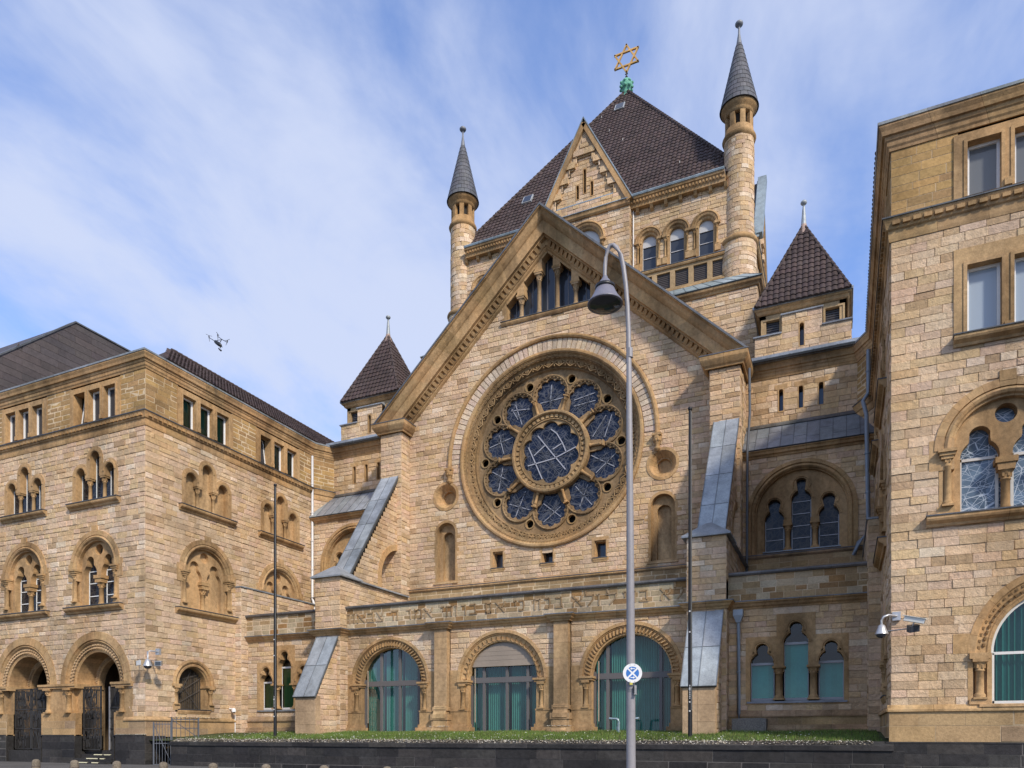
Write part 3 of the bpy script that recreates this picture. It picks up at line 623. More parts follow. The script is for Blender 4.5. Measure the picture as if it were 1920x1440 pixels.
# ------------------------------------------------------------------ wings
WX, WL, YW = 17.13, 19.4, 26.9
def wing(m):
    left = m < 0; key = 'wing%d' % m
    W = thing('wing_building', 'sandstone corner building on the left with barred entrance arches and a basalt base' if left else 'sandstone building cut off by the right edge, with pale leaded arched windows', 'building', (X(m, WX+8), 34, 0))
    F = front(YW, m, WX); S = side(m, WX); bk = MB(MORT); bkl = MB(MORTL); bkd = MB((.12, .11, .10)); tr = MB(TRIM)
    cs3 = [3.8, 9.7, 15.6] if left else [3.2, 9.1, 15.0]; LOW = [4.74, 11.2]; vis = cs3[:2] if left else cs3[:1]
    H = []
    for c in cs3:
        H += [arch_hole(c, 10.65, 1.85, 8.5)]
        if left: H += [rect_hole(c-1.7, c+1.7, 14.0, 15.8), rect_hole(c-1.6, c+1.6, 15.8, 16.1), arch_hole(c, 16.5, .55, 14), arch_hole(c, 4.42, 2.6, 2.3)]
        else: H += [rect_hole(c-1.32, c+1.32, 13.95, 16.88)]
    if not left: H += [arch_hole(c, 4.2, 2.45, 2.4) for c in LOW]
    stones(key, F, 0, WL, 2.6, 17.65, H, pal='wallw', bk=bk, h=.275, prot=(0, .032))
    stones(key, F, 0, WL, 18.4, 20.6, [rect_hole(c-(1.93 if left else 1.32), c+(1.93 if left else 1.32), 18, 21) for c in cs3], pal='attic', mat='ashlar', h=.265, l=(.45, .9), bk=bkl, gap=.009, prot=(0, .004), mort=MORTL)
    SH = []; s2 = [30.95, 36.9]
    for c in s2: SH += [arch_hole(c, 10.65, 1.85, 8.5), rect_hole(c-1.7, c+1.7, 14.0, 15.8), rect_hole(c-1.6, c+1.6, 15.8, 16.1), arch_hole(c, 16.5, .55, 14)]
    stones(key, S, YW, 40, 2.6, 17.65, SH+[arch_hole(30, 4.4, 1.25, 2.9)], pal='wallw', bk=bk, h=.275, prot=(0, .032))
    stones(key, S, YW, 40, 18.4, 20.6, [rect_hole(c-1.93, c+1.93, 18, 21) for c in (30.85, 36.7)], pal='attic', mat='ashlar', h=.265, l=(.45, .9), bk=bkl, gap=.009, prot=(0, .004), mort=MORTL)
    # chamfer towards the synagogue
    C_, cl = diag(X(m, WX), 40, X(m, WX-.75), 41.4)
    stones(key, C_, 0, cl, 10, 17.65, pal='wallw', bk=bk); stones(key, C_, 0, cl, 18.4, 20.6, pal='attic', mat='ashlar', h=.265, l=(.45, .9), bk=bkl, gap=.009, prot=(0, .004), mort=MORTL)
    pth = [(X(m, WX+WL), YW), (X(m, WX), YW), (X(m, WX), 40), (X(m, WX-.75), 41.4)]; sg = -1 if left else 1
    sg = -sg if False else sg
    cor = MB(TRIM); path_mould(cor, pth[:3]+[(X(m, WX-.75), 41.4), (X(m, 11.2), 41.4)], [(20.6, 0), (20.6, .05), (20.68, .07), (20.74, .11), (20.86, .13), (20.9, .17), (21.0, .19), (21.02, .26), (21.14, .29), (21.26, .35), (21.32, .35), (21.32, -.3)], sg); cor.build('cornice', M['trim'], W)
    g = MB((.36, .38, .39)); path_mould(g, pth[:3]+[(X(m, WX-.75), 41.4), (X(m, 11.2), 41.4)], [(21.325, -.2), (21.325, .38), (21.40, .40), (21.42, .36), (21.36, .33), (21.36, -.2)], sg); g.build('gutter', M['lead'], W)
    cor = MB(TRIM); path_mould(cor, pth, [(17.65, 0), (17.65, .05), (17.75, .07), (17.98, .08), (18.02, .14), (18.1, .16), (18.2, .19), (18.28, .23), (18.32, .24), (18.32, -.1)], sg); cor.build('string_course', M['trim'], W)
    g = MB((.10, .105, .115)); path_mould(g, pth, [(18.325, -.05), (18.325, .27), (18.37, .27), (18.42, -.05)], sg); g.build('string_course_flashing', M['lead'], W)
    rope = MB(TRIM2)
    for k in range(int(WL/.3)): rope.box(F, k*.3+.03, k*.3+.24, 18.1, 18.22, .15, .24)
    for k in range(int(13/.3)): rope.box(S, YW+k*.3+.03, YW+k*.3+.24, 18.1, 18.22, .15, .24)
    rope.build('rope_ornament', M['trim'], W, 'stuff')
    # windows
    for c in cs3:
        attic_window(F, c, W, glass='glass' if left else 'grey_pane', n=3 if left else 2, pitch=1.19 if left else 1.24, tilt=2 if (left and c == 3.8) else None)
        big_window(F, c, W, 'dark' if left else 'pale')
        if left: triple_window(F, c, W, False)
        else:
            attic_window(F, c, W, z0=14.02, z1=16.9, top=16.35, w_=.92, n=2, pitch=1.24, glass='sky_tint_pane'); sill(F, c-1.45, c+1.45, 14.12, .3, W)
    for i, c in enumerate(s2):
        attic_window(S, (30.85, 36.7)[i], W, curtain=(.03, .16, .09) if i == 0 else (.08, .17, .13), tilt=0 if i else None)
        triple_window(S, c, W, True); big_window(S, c, W, 'blind')
    # oculus window low in the side wall
    wn = MB(TRIM); wn.arch(S, 30, 4.4, [(1.42, -.02), (1.42, .06), (1.3, .1), (1.22, .06), (1.2, 0), (1.12, .04), (1.04, .04), (1.0, -.05), (.96, -.08), (.95, -.7)], n=22)
    for k in (-1, 1):
        a, b_ = sorted((30+k*.95, 30+k*1.42)); wn.box(S, a, b_, 3.0, 4.3, -.7, -.12); wn.box(S, a, b_, 3.0, 3.3, -.12, .05); wn.box(S, a-.06, b_+.06, 4.28, 4.42, -.7, .14)
    wn = wn.build('barred_window', M['trim'], W)
    for k in (-1, 1): column(S, 30+k*1.2, -.02, 3.3, 4.28, .1, wn)
    bars(S, [((29.05+k*.135, 3.0), (29.05+k*.135, 5.35)) for k in range(1, 14)], -.42, .03, wn, (.05, .047, .045), 'grille', 'iron')
    bars(S, [((29.05, 4.6), (30.9, 5.1)), ((29.1, 3.3), (30.8, 4.2)), ((29.1, 4.9), (30.7, 3.1)), ((29.2, 3.9), (30.9, 4.9)), ((29.05, 3.2), (30.2, 5.3))], -.40, .02, wn, (.10, .09, .085), 'brace', 'iron')
    mb = MB((.02, .02, .02)); mb.plate(S, arc_outline(30, 4.4, 1.0, 2.95), [], -.75, -.8); mb.build('painted_shade_backing', M['cloth'], wn)  # shade behind the bars painted as a near-black plate
    sill(S, 28.9, 31.1, 3.02, .12, wn, .12)
    # thickened foot of the side wall
    T_ = side(m, WX-.48); T0 = front(33.05, m, WX-.48)
    stones(key, T_, 33.05, 39.6, 1.7, 10.35, pal='wallw', bk=bk); stones(key, T0, 0, .5, 1.7, 10.35, pal='wallw', bk=bk)
    mb = MB(ZINC); mb.box(S, 33.0, 40, 10.36, 10.44, -.1, .56); mb.build('ledge_flashing', M['lead'], W)
    # plinth
    PH = [rect_hole(c-1.6, c+1.6, 0, 3) for c in cs3] if left else []
    stones(key, front(YW-.06, m, WX-.06), 0, WL, 1.6 if left else 1.42, 2.42, PH, pal='plinth', mat='ashlar', h=.48 if not left else .42, l=(.8, 1.9), bk=bkl, gap=.008, prot=(0, .004), mort=(.5, .38, .24))
    stones(key, side(m, WX-.06), YW-.06, 33.05, 1.55, 2.42, pal='plinth', mat='ashlar', h=.45, l=(.8, 1.6), bk=bkl, gap=.008, prot=(0, .004), mort=(.5, .38, .24))
    tr.mould(F, -.1, .8 if left else WL, [(2.40, 0), (2.40, .14), (2.47, .14), (2.62, .02), (2.62, 0)])
    if left:
        tr.mould(F, .8, 2.2-.7, [(2.40, 0), (2.40, .14), (2.47, .14), (2.62, .02), (2.62, 0)])
    tr.mould(S, YW-.1, 33.0, [(2.40, 0), (2.40, .14), (2.47, .14), (2.62, .02), (2.62, 0)])
    stones(key, front(YW-.16, m, WX-.16), -.0, WL, 0, 1.6 if left else 1.42, PH, pal='basalt', mat='basalt', h=.38, l=(.7, 1.6), bk=bkd, gap=.006, prot=(0, .008), mort=(.13, .12, .11))
    tr.build('plinth_moulding', M['trim'], W)
    mb = MB((.04, .037, .035))
    if left:
        e = 0
        for c in cs3: mb.box(F, e, c-1.6, 1.6, 1.66, -.1, .19); e = c+1.6
        mb.box(F, e, WL, 1.6, 1.66, -.1, .19)
    else: mb.box(F, -.16, WL, 1.38, 1.43, -.1, .19)
    mb.build('basalt_ledge', M['basalt'], W)
    stones(key, side(m, WX-.16), YW-.16, 28.0 if left else 27.2, 0, 1.6 if left else 1.42, pal='basalt', mat='basalt', h=.38, l=(.7, 1.4), bk=bkd, gap=.006, prot=(0, .008), mort=(.13, .12, .11))
    if left: portals(W, F, cs3, m)
    else:
        for c in LOW: arched_curtain_window(W, F, c)
    # unseen filler boxes added against light leaks, then the roof
    core = MB((.2, .15, .1)); core.box(F, .8, WL, 8, 21.3, -20, -1.2); core.box(F, .85, WL, 0, 7.9, -20, -7)
    core.box(F, WL-.4, WL, 0, 21.2, -6.9, -.3); core.build('light_block_core', M['trim'], W)
    rf = MB((.05, .048, .046)); rf.face([F(0, 21.4, .3), F(WL, 21.4, .3), F(WL, 21.9, -20), F(0, 21.9, -20)]); rf = rf.build('roof', M['slate'], W)
    tk = 'tiles'+key; za, zb = 21.42, 23.75; ua, ub = WX-.35, WX+2.4; L_ = math.hypot(ub-ua, zb-za)
    mb = MB((.06, .045, .04)); mb.face([(X(m, ua), 27.9, za), (X(m, ua), 47, za), (X(m, ub), 47, zb), (X(m, ub), 30.5, zb)]); mb.face([(X(m, ua), 27.9, za), (X(m, ub), 30.5, zb), (X(m, ub+2.7), 27.9, za)]); mb.face([(X(m, ub), 30.5, zb), (X(m, ub), 47, zb), (X(m, ub+2.7), 47, za), (X(m, ub+2.7), 27.9, za)]); mb.build('roof', M['tile'], W)
    tile_field(tk, (X(m, ua), 27.9, za+.03), (0, 1, 0), (m*(ub-ua), 0, zb-za), 16, int(L_/.33), .33, .24, lambda v: (.72*v, 19.1))
    mb = MB((.07, .05, .045))
    for k in range(45): y = 30.6+k*.36; mb.tube([(X(m, ub), y, zb+.03), (X(m, ub), y+.36, zb+.06)], .12, 8)
    mb.build('ridge_tile', M['tile'], W, 'stuff'); flush_tiles(tk, W, 200)
    bk.build('mortar', M['mortar'], W, 'stuff'); bkl.build('pale_mortar', M['mortar'], W, 'stuff'); bkd.build('dark_mortar', M['mortar'], W, 'stuff')
    flush_stones(key, W)
    return W
def arched_curtain_window(W, F, c, z0=2.62, zs=4.2):
    wn = MB(TRIM); wn.arch(F, c, zs, [(2.6, -.02), (2.6, .05), (2.4, .05), (2.38, .02), (2.36, -.02), (2.1, -.12), (2.06, -.1), (2.02, -.14), (1.95, -.16), (1.93, -.4)], n=28)
    for k in (-1, 1):
        a, b_ = sorted((c+k*1.93, c+k*2.06)); wn.box(F, a, b_, z0, zs, -.4, -.12); a, b_ = sorted((c+k*2.06, c+k*2.58)); wn.box(F, a, b_, z0-.02, zs-.2, -.4, -.2)
        a, b_ = sorted((c+k*2.46, c+k*2.6)); wn.box(F, a, b_, z0-.02, zs-.2, -.2, .03); a, b_ = sorted((c+k*2.5, c+k*3.0)); wn.box(F, a, b_, zs, zs+.62, -.1, .045)
        a, b_ = sorted((c+k*2.0, c+k*2.56)); wn.box(F, a, b_, zs-.18, zs, -.38, .16); wn.box(F, a, b_, z0-.02, z0+.14, -.4, .1)
    wn = wn.build('arched_window', M['trim'], W)
    for k in (-1, 1): column(F, c+k*2.27, -.04, z0+.14, zs-.18, .12, wn, cap=.36)
    arc_beads(F, c, zs, 2.23, -.07, 3, 177, 34, .14, wn, 'carved_tooth_band', 'tooth')
    mb = MB(TRIM); mb.mould(F, c-2.3, c+2.3, [(z0-.1, 0), (z0-.1, .16), (z0-.02, .16), (z0, 0)]); mb.build('sill', M['trim'], wn)
    o = arc_outline(c, zs, 1.94, z0)
    frame_of(F, o, -.3, .07, wn, (.72, .7, .64)); bars(F, [((c-1.9, zs), (c+1.9, zs)), ((c-.86, z0), (c-.86, zs+1.7)), ((c+.86, z0), (c+.86, zs+1.7)), ((c-1.9, z0+.05), (c+1.9, z0+.05)), ((c-1.89, z0), (c-1.89, zs))], -.28, .085, wn, (.72, .7, .64))
    mb = MB((.5,)*3); mb.plate(F, o, [], -.34, -.345); mb.build('glass_pane', M['clear'], wn)
    curtain_sheet(F, c-1.93, c+1.93, z0, zs+1.93, -.52, (.02, .17, .15), wn, pleat=.16, amp=.05)
    mb = MB((.02,)*3); mb.plate(F, arc_outline(c, zs, 2.1, z0-.1), [], -.72, -.75); mb.build('painted_shade_backing', M['cloth'], wn)  # interior shade behind the curtain given as a near-black plate
def portals(W, F, cs3, m):
    for i, c in enumerate(cs3):
        p = MB(TRIM); p.arch(F, c, 4.42, [(2.78, -.02), (2.78, .05), (2.36, .07), (2.32, -.01), (2.26, .05), (2.2, .0), (2.16, -.06), (1.86, -.16), (1.82, -.12), (1.7, -.16), (1.68, -1.2), (1.6, -1.2), (1.5, -1.22), (1.42, -1.26), (1.4, -1.6)], n=32)
        p = p.build('entrance_arch', M['trim'], W)
        arc_beads(F, c, 4.42, 2.0, -.1, 2, 178, 32, .16, p, 'carved_braid', 'tooth', (.5, .36, .22)); arc_beads(F, c, 4.42, 1.56, -1.2, 5, 175, 34, .09, p, 'carved_braid', 'tooth', (.46, .33, .2))
        for k in (-1, 1):
            j = MB(TRIM)
            q = lambda a, b_: sorted((c+k*a, c+k*b_))
            a, b_ = q(1.5, 1.85); j.box(F, a, b_, .75, 4.2, -1.6, -.3)
            e = 2.96 if i < 2 or k < 0 else 3.8
            if k < 0 and i == 0 or True:
                a, b_ = q(1.85, 1.98); j.box(F, a, b_, 2.85, 4.2, -.6, -.05)
                a, b_ = q(2.26, 2.95 if not (i == 0 and k < 0) else 2.9); j.box(F, a, b_, 2.85, 4.2, -.6, .03)
                a, b_ = q(1.98, 2.26); j.box(F, a, b_, 2.85, 4.2, -.6, -.3)
                for z_, z2 in ((1.66, 2.22), (2.22, 2.85)):
                    a, b_ = q(1.5, 2.2); j.box(F, a, b_, z_+.004, z2-.004, -.9, .045); a, b_ = q(2.21, 2.95); j.box(F, a, b_, z_+.004, z2-.004, -.9, .045)
                a, b_ = q(1.42, 2.94); j.box(F, a, b_, 4.2, 4.32, -1.6, .16); j.box(F, a, b_, 4.32, 4.44, -1.6, .22)
            j.build('jamb', M['trim'], p)
        for k in (-1, 1): column(F, c+k*2.12, .0, 2.85, 4.2, .14, p, cap=.36)
        # gate
        gt = MB((.035, .032, .03)); z0, z1 = .82, 4.3; dg = -.38
        leaves = [(-1.5, -.02), (.02, 1.5)]
        for li, (a, b_) in enumerate(leaves):
            opn = (i == 0 and li == 0)
            if opn: gf = lambda u, z, d, c=c: F(c-1.5+.96*(u-(c-1.5))+d*.28, z, dg-.28*(u-(c-1.5))+d*.96)    # leaf swung inwards
            else: gf = lambda u, z, d: F(u, z, dg+d)
            mbg = MB((.04, .037, .035)); a_, b2 = c+a, c+b_
            for u in (a_, b2-.05): mbg.box(gf, u, u+.05, z0, z1, -.03, .03)
            for z in (z0, 1.98, 3.1, z1-.05): mbg.box(gf, a_, b2, z, z+.05, -.03, .03)
            for k in range(1, 13):
                u = a_+(b2-a_)*k/13; mbg.box(gf, u-.016, u+.016, z0, z1, -.012, .012)
            rr = random.Random(i*5+li)
            for zz0, zz1 in ((z0+.05, 1.98), (2.03, 3.1), (3.15, z1-.05)):
                for k in range(15):
                    u0 = a_+.06+(b2-a_-.3)*rr.random(); wv = rr.uniform(.12, .3); za = zz0+rr.random()*.2; zb = zz1-rr.random()*.2
                    nv = Vector(gf(0, 0, 1))-Vector(gf(0, 0, 0))
                    ty = rr.randrange(3)
                    if ty == 0: mbg.bar(gf(u0, za, .02), gf(u0+wv, zb, .02), .035, .02, nv)
                    elif ty == 1:
                        mbg.bar(gf(u0, zb, .02), gf(u0+wv*.5, (za+zb)/2, .02), .035, .02, nv); mbg.bar(gf(u0+wv, zb, .02), gf(u0+wv*.5, (za+zb)/2, .02), .035, .02, nv)
                    else:
                        mbg.bar(gf(u0, za, .02), gf(u0, zb, .02), .035, .02, nv); mbg.bar(gf(u0, (za+zb)/2, .02), gf(u0+wv, (za+zb)/2, .02), .035, .02, nv)
            if opn: mbg.box(gf, b2-.09, b2+.02, z0, z1, -.05, .05, (.3, .3, .32, 1))
            lf = mbg.build('gate_leaf', M['iron'], p)
            if opn: lf['label'] = 'gate leaf standing half open'
        # sides of the opening in the base and steps
        bs = MB((.035, .032, .03))
        for k in (-1, 1): a, b_ = sorted((c+k*1.5, c+k*1.62)); bs.box(F, a, b_, 0, 1.6, -1.6, .14)
        for s in range(4 if i == 0 else 1):
            bs.box(F, c-1.49, c+1.49, 0, .2*(s+1)-.002 if i == 0 else .78, -1.6, (.55-.36*s) if i == 0 else .05)
        bs.build('step', M['basalt'], p)
        if i == 0:
            st = MB((.85, .78, .5))
            for s, (u0, u1) in enumerate(((-1.3, .1), (-1.0, .6), (-.9, .3))):
                st.box(F, c-u1, c-u0-.55, .2*(s+1)-.035, .2*(s+1)+.006, .55-.36*s-.07, .55-.36*s+.008); st.box(F, c+.05-1.0, c+.45-.9, .2*(s+1)-.035, .2*(s+1)+.006, .55-.36*s-.07, .55-.36*s+.008)
            st.build('step_marking', M['paint'], p)
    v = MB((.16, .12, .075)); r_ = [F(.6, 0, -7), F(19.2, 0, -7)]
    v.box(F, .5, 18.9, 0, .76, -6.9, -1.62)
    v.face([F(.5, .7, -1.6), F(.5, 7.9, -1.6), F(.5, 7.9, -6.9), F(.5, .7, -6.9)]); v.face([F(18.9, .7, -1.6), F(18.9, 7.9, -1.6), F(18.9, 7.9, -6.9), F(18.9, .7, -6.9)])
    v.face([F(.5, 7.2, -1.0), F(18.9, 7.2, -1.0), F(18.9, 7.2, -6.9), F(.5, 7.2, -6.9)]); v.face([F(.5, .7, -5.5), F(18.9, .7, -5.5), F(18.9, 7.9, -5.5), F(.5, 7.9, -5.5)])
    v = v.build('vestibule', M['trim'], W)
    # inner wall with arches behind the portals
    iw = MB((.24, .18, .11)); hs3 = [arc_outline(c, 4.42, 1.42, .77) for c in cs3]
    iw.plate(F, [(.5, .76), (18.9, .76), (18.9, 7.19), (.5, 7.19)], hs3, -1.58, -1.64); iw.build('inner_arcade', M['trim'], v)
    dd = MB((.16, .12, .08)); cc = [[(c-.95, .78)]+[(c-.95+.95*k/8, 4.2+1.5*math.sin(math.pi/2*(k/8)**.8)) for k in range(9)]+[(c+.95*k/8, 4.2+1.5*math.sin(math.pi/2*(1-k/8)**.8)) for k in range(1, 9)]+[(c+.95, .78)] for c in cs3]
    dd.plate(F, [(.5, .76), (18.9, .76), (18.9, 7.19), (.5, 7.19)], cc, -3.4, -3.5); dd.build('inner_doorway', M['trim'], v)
wing(-1); wing(1)
# ------------------------------------------------------------------ synagogue
SY = thing('synagogue', 'large sandstone synagogue with rose window, front gable and tall tiled tower roof', 'building', (XC, 45, 0))
K = 'syn'; BK = MB(MORT); BKL = MB(MORTL)
G = front(40); PF = front(33.6); GP = front(39.05)
# --- entrance arcade
pc = (-6.65, 0, 6.65)
stones(K, PF, -9.6, 9.6, 1.7, 7.2, [arch_hole(c, 4.45, 2.36, 1.6) for c in pc]+[rect_hole(c-2.85, c+2.85, 1.6, 4.9) for c in pc]+[rect_hole(u-.42, u+.42, 1.6, 7.3) for u in (-3.32, 3.32)], bk=BK, l=(.35, .75))
for c in pc:
    ar = MB(TRIM); ar.arch(PF, c, 4.45, [(2.5, -.02), (2.5, .07), (2.35, .07), (2.32, .0), (2.29, .03), (2.26, -.03), (2.0, -.12), (1.98, -.07), (1.92, -.09), (1.9, -.45)], n=34); ar = ar.build('arcade_arch', M['trim'], SY)
    arc_beads(PF, c, 4.45, 2.13, -.08, 2, 178, 36 if c else 24, .145, ar, 'carved_band', 'leaf' if c else 'ring')
    for k in (-1, 1):
        j = MB(TRIM); q = lambda a, b_: sorted((c+k*a, c+k*b_))
        for z_, z2 in ((4.45, 5.0),): a, b_ = q(2.42, 2.9); j.box(PF, a, b_, z_, z2-.004, -.2, .045)
        for z_, z2 in ((2.9, 3.7), (3.7, 4.45)): a, b_ = q(2.32, 2.9); j.box(PF, a, b_, z_, z2-.006, -.3, .04); 
        a, b_ = q(2.04, 2.34); j.box(PF, a, b_, 2.9, 4.3, -.3, -.22)
        a, b_ = q(1.9, 2.05); j.box(PF, a, b_, 2.9, 4.3, -.45, -.04)
        a, b_ = q(1.9, 2.9); j.box(PF, a, b_, 2.2, 2.9, -.45, .05); a, b_ = q(1.88, 2.92); j.box(PF, a, b_, 2.86, 2.94, -.45, .08)
        a, b_ = q(1.84, 2.94); j.box(PF, a, b_, 2.04, 2.2, -.45, .12); a, b_ = q(1.72, 2.96); j.box(PF, a, b_, 1.6, 2.04, -.45, .2)
        a, b_ = q(1.84, 2.44); j.box(PF, a, b_, 4.26, 4.36, -.45, .12); a, b_ = q(1.78, 2.47); j.box(PF, a, b_, 4.36, 4.46, -.45, .18)
        j.build('jamb', M['trim'], ar); column(PF, c+k*2.18, -.05, 2.94, 4.26, .11, ar, cap=.4)
    fr_ = MB((.12, .11, .105)); zt = 6.3
    ww = lambda z: 1.85 if z <= 4.45 else math.sqrt(max(.01, 1.8**2-(z-4.45)**2))
    fr_.box(PF, c-1.95, c+1.95, 4.32, 4.6, -.52, -.36); fr_.box(PF, c-1.95, c+1.95, 1.75, 1.86, -.52, -.38)
    us = (-.62, .62) if c else (-1.05, .1, 1.15)
    us = {-6.65: (-.8, .4, 1.6), 0: (-1.15, .15, 1.3), 6.65: (-1.2, 1.35)}[c]
    for u in us: fr_.box(PF, c+u-.07, c+u+.07, 1.86, min(4.45+math.sqrt(max(0, 3.6-u*u)), 5.2 if not c else 9), -.5, -.375)
    for k in (-1, 1): fr_.box(PF, min(c+k*1.78, c+k*1.9), max(c+k*1.78, c+k*1.9), 1.86, 4.7, -.5, -.38)
    gl_ = fr_.build('window_frame', M['paint'], ar)
    if not c:
        b_ = MB((.30, .245, .19)); o = [p for p in arc_outline(0, 4.45, 1.9, 4.45, 40) if p[1] > 5.25]; b_.plate(PF, [(o[0][0], 5.2)]+o+[(o[-1][0], 5.2)], [], -.24, -.3); b_.box(PF, o[0][0]-.02, o[-1][0]+.02, 5.14, 5.22, -.34, -.22)
        for z in (5.45, 5.68, 5.9): w_ = math.sqrt(3.55-(z-4.45)**2); b_.box(PF, -w_, w_, z, z+.012, -.25, -.235, (.2, .16, .12, 1))
        b_.build('roller_blind', M['paint'], ar)
    mb = MB((.5,)*3); mb.plate(PF, arc_outline(c, 4.45, 1.93, 1.8), [], -.44, -.445); mb.build('glass_pane', M['clear'], ar)
    e = [-1.95]+list(us)+[1.95]
    for a, b_ in zip(e, e[1:]):
        g0 = random.uniform(.05, .3); curtain_sheet(PF, c+a+g0*.5, c+b_-.04, 1.85, 4.32, -.8, (.07, .24, .205), ar); curtain_sheet(PF, c+a+g0*.4, c+b_-.04, 4.6, 6.45, -.8, (.07, .24, .205), ar)
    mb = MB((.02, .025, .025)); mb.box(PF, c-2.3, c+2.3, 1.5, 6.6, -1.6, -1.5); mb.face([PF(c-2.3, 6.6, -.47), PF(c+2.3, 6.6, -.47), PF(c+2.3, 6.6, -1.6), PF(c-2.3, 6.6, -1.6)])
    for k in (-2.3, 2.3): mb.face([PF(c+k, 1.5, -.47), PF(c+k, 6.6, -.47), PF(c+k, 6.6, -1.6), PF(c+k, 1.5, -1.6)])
    mb.build('painted_shade_backing', M['cloth'], ar)  # near-black box paints the unlit space behind the curtains
    rod = MB((.5, .4, .28)); rod.tube([PF(c-1.62, 2.3, -.3), PF(c-1.62, 5.2, -.3)], .02, 6); rod.build('guide_rod', M['metal'], ar)
for u in (-3.32, 3.32):
    p = MB((.46, .31, .17))
    for z_, z2 in ((3.15, 3.9), (3.9, 4.6), (4.6, 5.35), (5.35, 6.1), (6.1, 6.7), (6.7, 7.2)): p.box(PF, u-.37, u+.37, z_+.003, z2-.003, -.2, .32)
    p.mould(PF, u-.37, u+.37, [(3.15, 0), (3.15, .36), (3.0, .42), (2.9, .38), (2.75, .46), (2.72, .52), (2.5, .54), (2.44, .46), (2.1, .46), (2.02, .6), (1.9, .66), (1.6, .68), (1.6, 0)])
    p.box(PF, u-.5, u+.5, 2.42, 2.72, -.1, .5); p.box(PF, u-.46, u+.46, 2.05, 2.42, -.1, .44); p.box(PF, u-.62, u+.62, 1.6, 2.05, -.1, .62); p.box(PF, u-1.6, u+1.6, 1.6, 1.86, -.1, .34); p.box(PF, u-.44, u+.44, 2.9, 3.1, -.1, .4)
    p.build('pilaster', M['trim'], SY)
# string course over the arcade, frieze, coping
def arc_run(prof, mat, name, tint, ext=0):
    mb = MB(tint); p = [(-16.65, 33.6), (-11.1, 33.6), (-11.1, 32.9), (-9.4, 32.9), (-9.4, 33.6), (-3.74, 33.6), (-3.74, 33.25), (-2.9, 33.25), (-2.9, 33.6)]
    full = p+[(-a, b_) for a, b_ in reversed(p)]
    path_mould(mb, [(XC+a, b_) for a, b_ in full], prof, -1); return mb.build(name, M[mat], SY)
arc_run([(7.14, 0), (7.14, .08), (7.2, .1), (7.26, .18), (7.34, .22), (7.4, .3), (7.44, .3), (7.5, -.1)], 'trim', 'string_course', TRIM)
arc_run([(7.445, .1), (7.445, .33), (7.48, .335), (7.535, -.1)], 'lead', 'string_course_flashing', (.24, .26, .29))
FRZ = front(33.48)
stones(K, FRZ, -9.4, 9.4, 7.5, 8.6, pal='parapet', mat='ashlar', h=.275, l=(.45, .8), bk=BKL, gap=.008, prot=(0, .006), mort=(.60, .47, .32))
for m in (-1, 1): stones(K, front(33.48, m), 11.1, 16.7, 7.5, 8.6, pal='parapet', mat='ashlar', h=.275, l=(.45, .8), bk=BKL, gap=.008, prot=(0, .006), mort=(.60, .47, .32))
cp = MB((.16, .15, .145))
for a, b_ in ((-9.4, 9.4), (-16.65, -11.1), (11.1, 16.65)): cp.mould(FRZ, a, b_, [(8.6, -.5), (8.6, .12), (8.66, .16), (8.74, .16), (8.8, -.5)], 1.2)
cp.build('coping', M['lead'], SY)
rf = MB((.2, .21, .22)); rf.face([(XC-17.1, 33.9, 8.45), (XC+17.1, 33.9, 8.45), (XC+17.1, 40, 8.5), (XC-17.1, 40, 8.5)]); rf.build('roof', M['lead'], SY)
# inscription
GLY = {'alef': [((.0, .98), (.85, .02), .17), ((.82, .98), (.74, .6), .15), ((.74, .6), (.5, .42), .1), ((.06, .0), (.1, .4), .15), ((.1, .4), (.34, .6), .1)],
 'bet': [((.02, .9), (.68, .9), .17), ((.68, .95), (.70, .08), .12), ((-.02, .08), (.9, .08), .17)], 'kaf': [((.05, .9), (.6, .9), .17), ((.62, .92), (.72, .5), .12), ((.72, .5), (.6, .06), .12), ((0, .08), (.62, .08), .17)],
 'lamed': [((.06, 1.42), (.08, .88), .13), ((.0, .88), (.78, .88), .17), ((.76, .9), (.7, .5), .13), ((.7, .5), (.28, .0), .13)], 'vav': [((.0, .9), (.3, .9), .18), ((.24, .92), (.24, .0), .12)],
 'yod': [((.0, .9), (.32, .9), .18), ((.26, .92), (.2, .5), .12)], 'het': [((-.02, .9), (.86, .9), .17), ((.12, .9), (.12, .0), .13), ((.74, .9), (.74, .0), .13)],
 'he': [((-.02, .9), (.82, .9), .17), ((.74, .9), (.74, .0), .13), ((.14, .6), (.14, .0), .13)], 'resh': [((.0, .9), (.7, .9), .17), ((.68, .92), (.72, .0), .13)],
 'tav': [((.04, .9), (.8, .9), .17), ((.76, .9), (.78, .0), .13), ((.22, .9), (.22, .1), .13), ((-.02, .06), (.26, .06), .13)], 'mem': [((.0, .95), (.22, .62), .13), ((.22, .8), (.05, .0), .12), ((.2, .75), (.5, .93), .13), ((.5, .93), (.8, .8), .13), ((.8, .84), (.8, .04), .13), ((.4, .08), (.84, .08), .17)],
 'final_mem': [((.02, .9), (.82, .9), .17), ((.76, .9), (.76, .0), .13), ((.08, .08), (.8, .08), .17), ((.14, .9), (.14, .0), .13)], 'tsadi': [((.06, .95), (.8, .08), .16), ((-.02, .08), (.84, .08), .17), ((.82, .98), (.74, .62), .15), ((.74, .62), (.5, .46), .1)],
 'geresh': [((.3, 1.0), (.1, .72), .14)]}
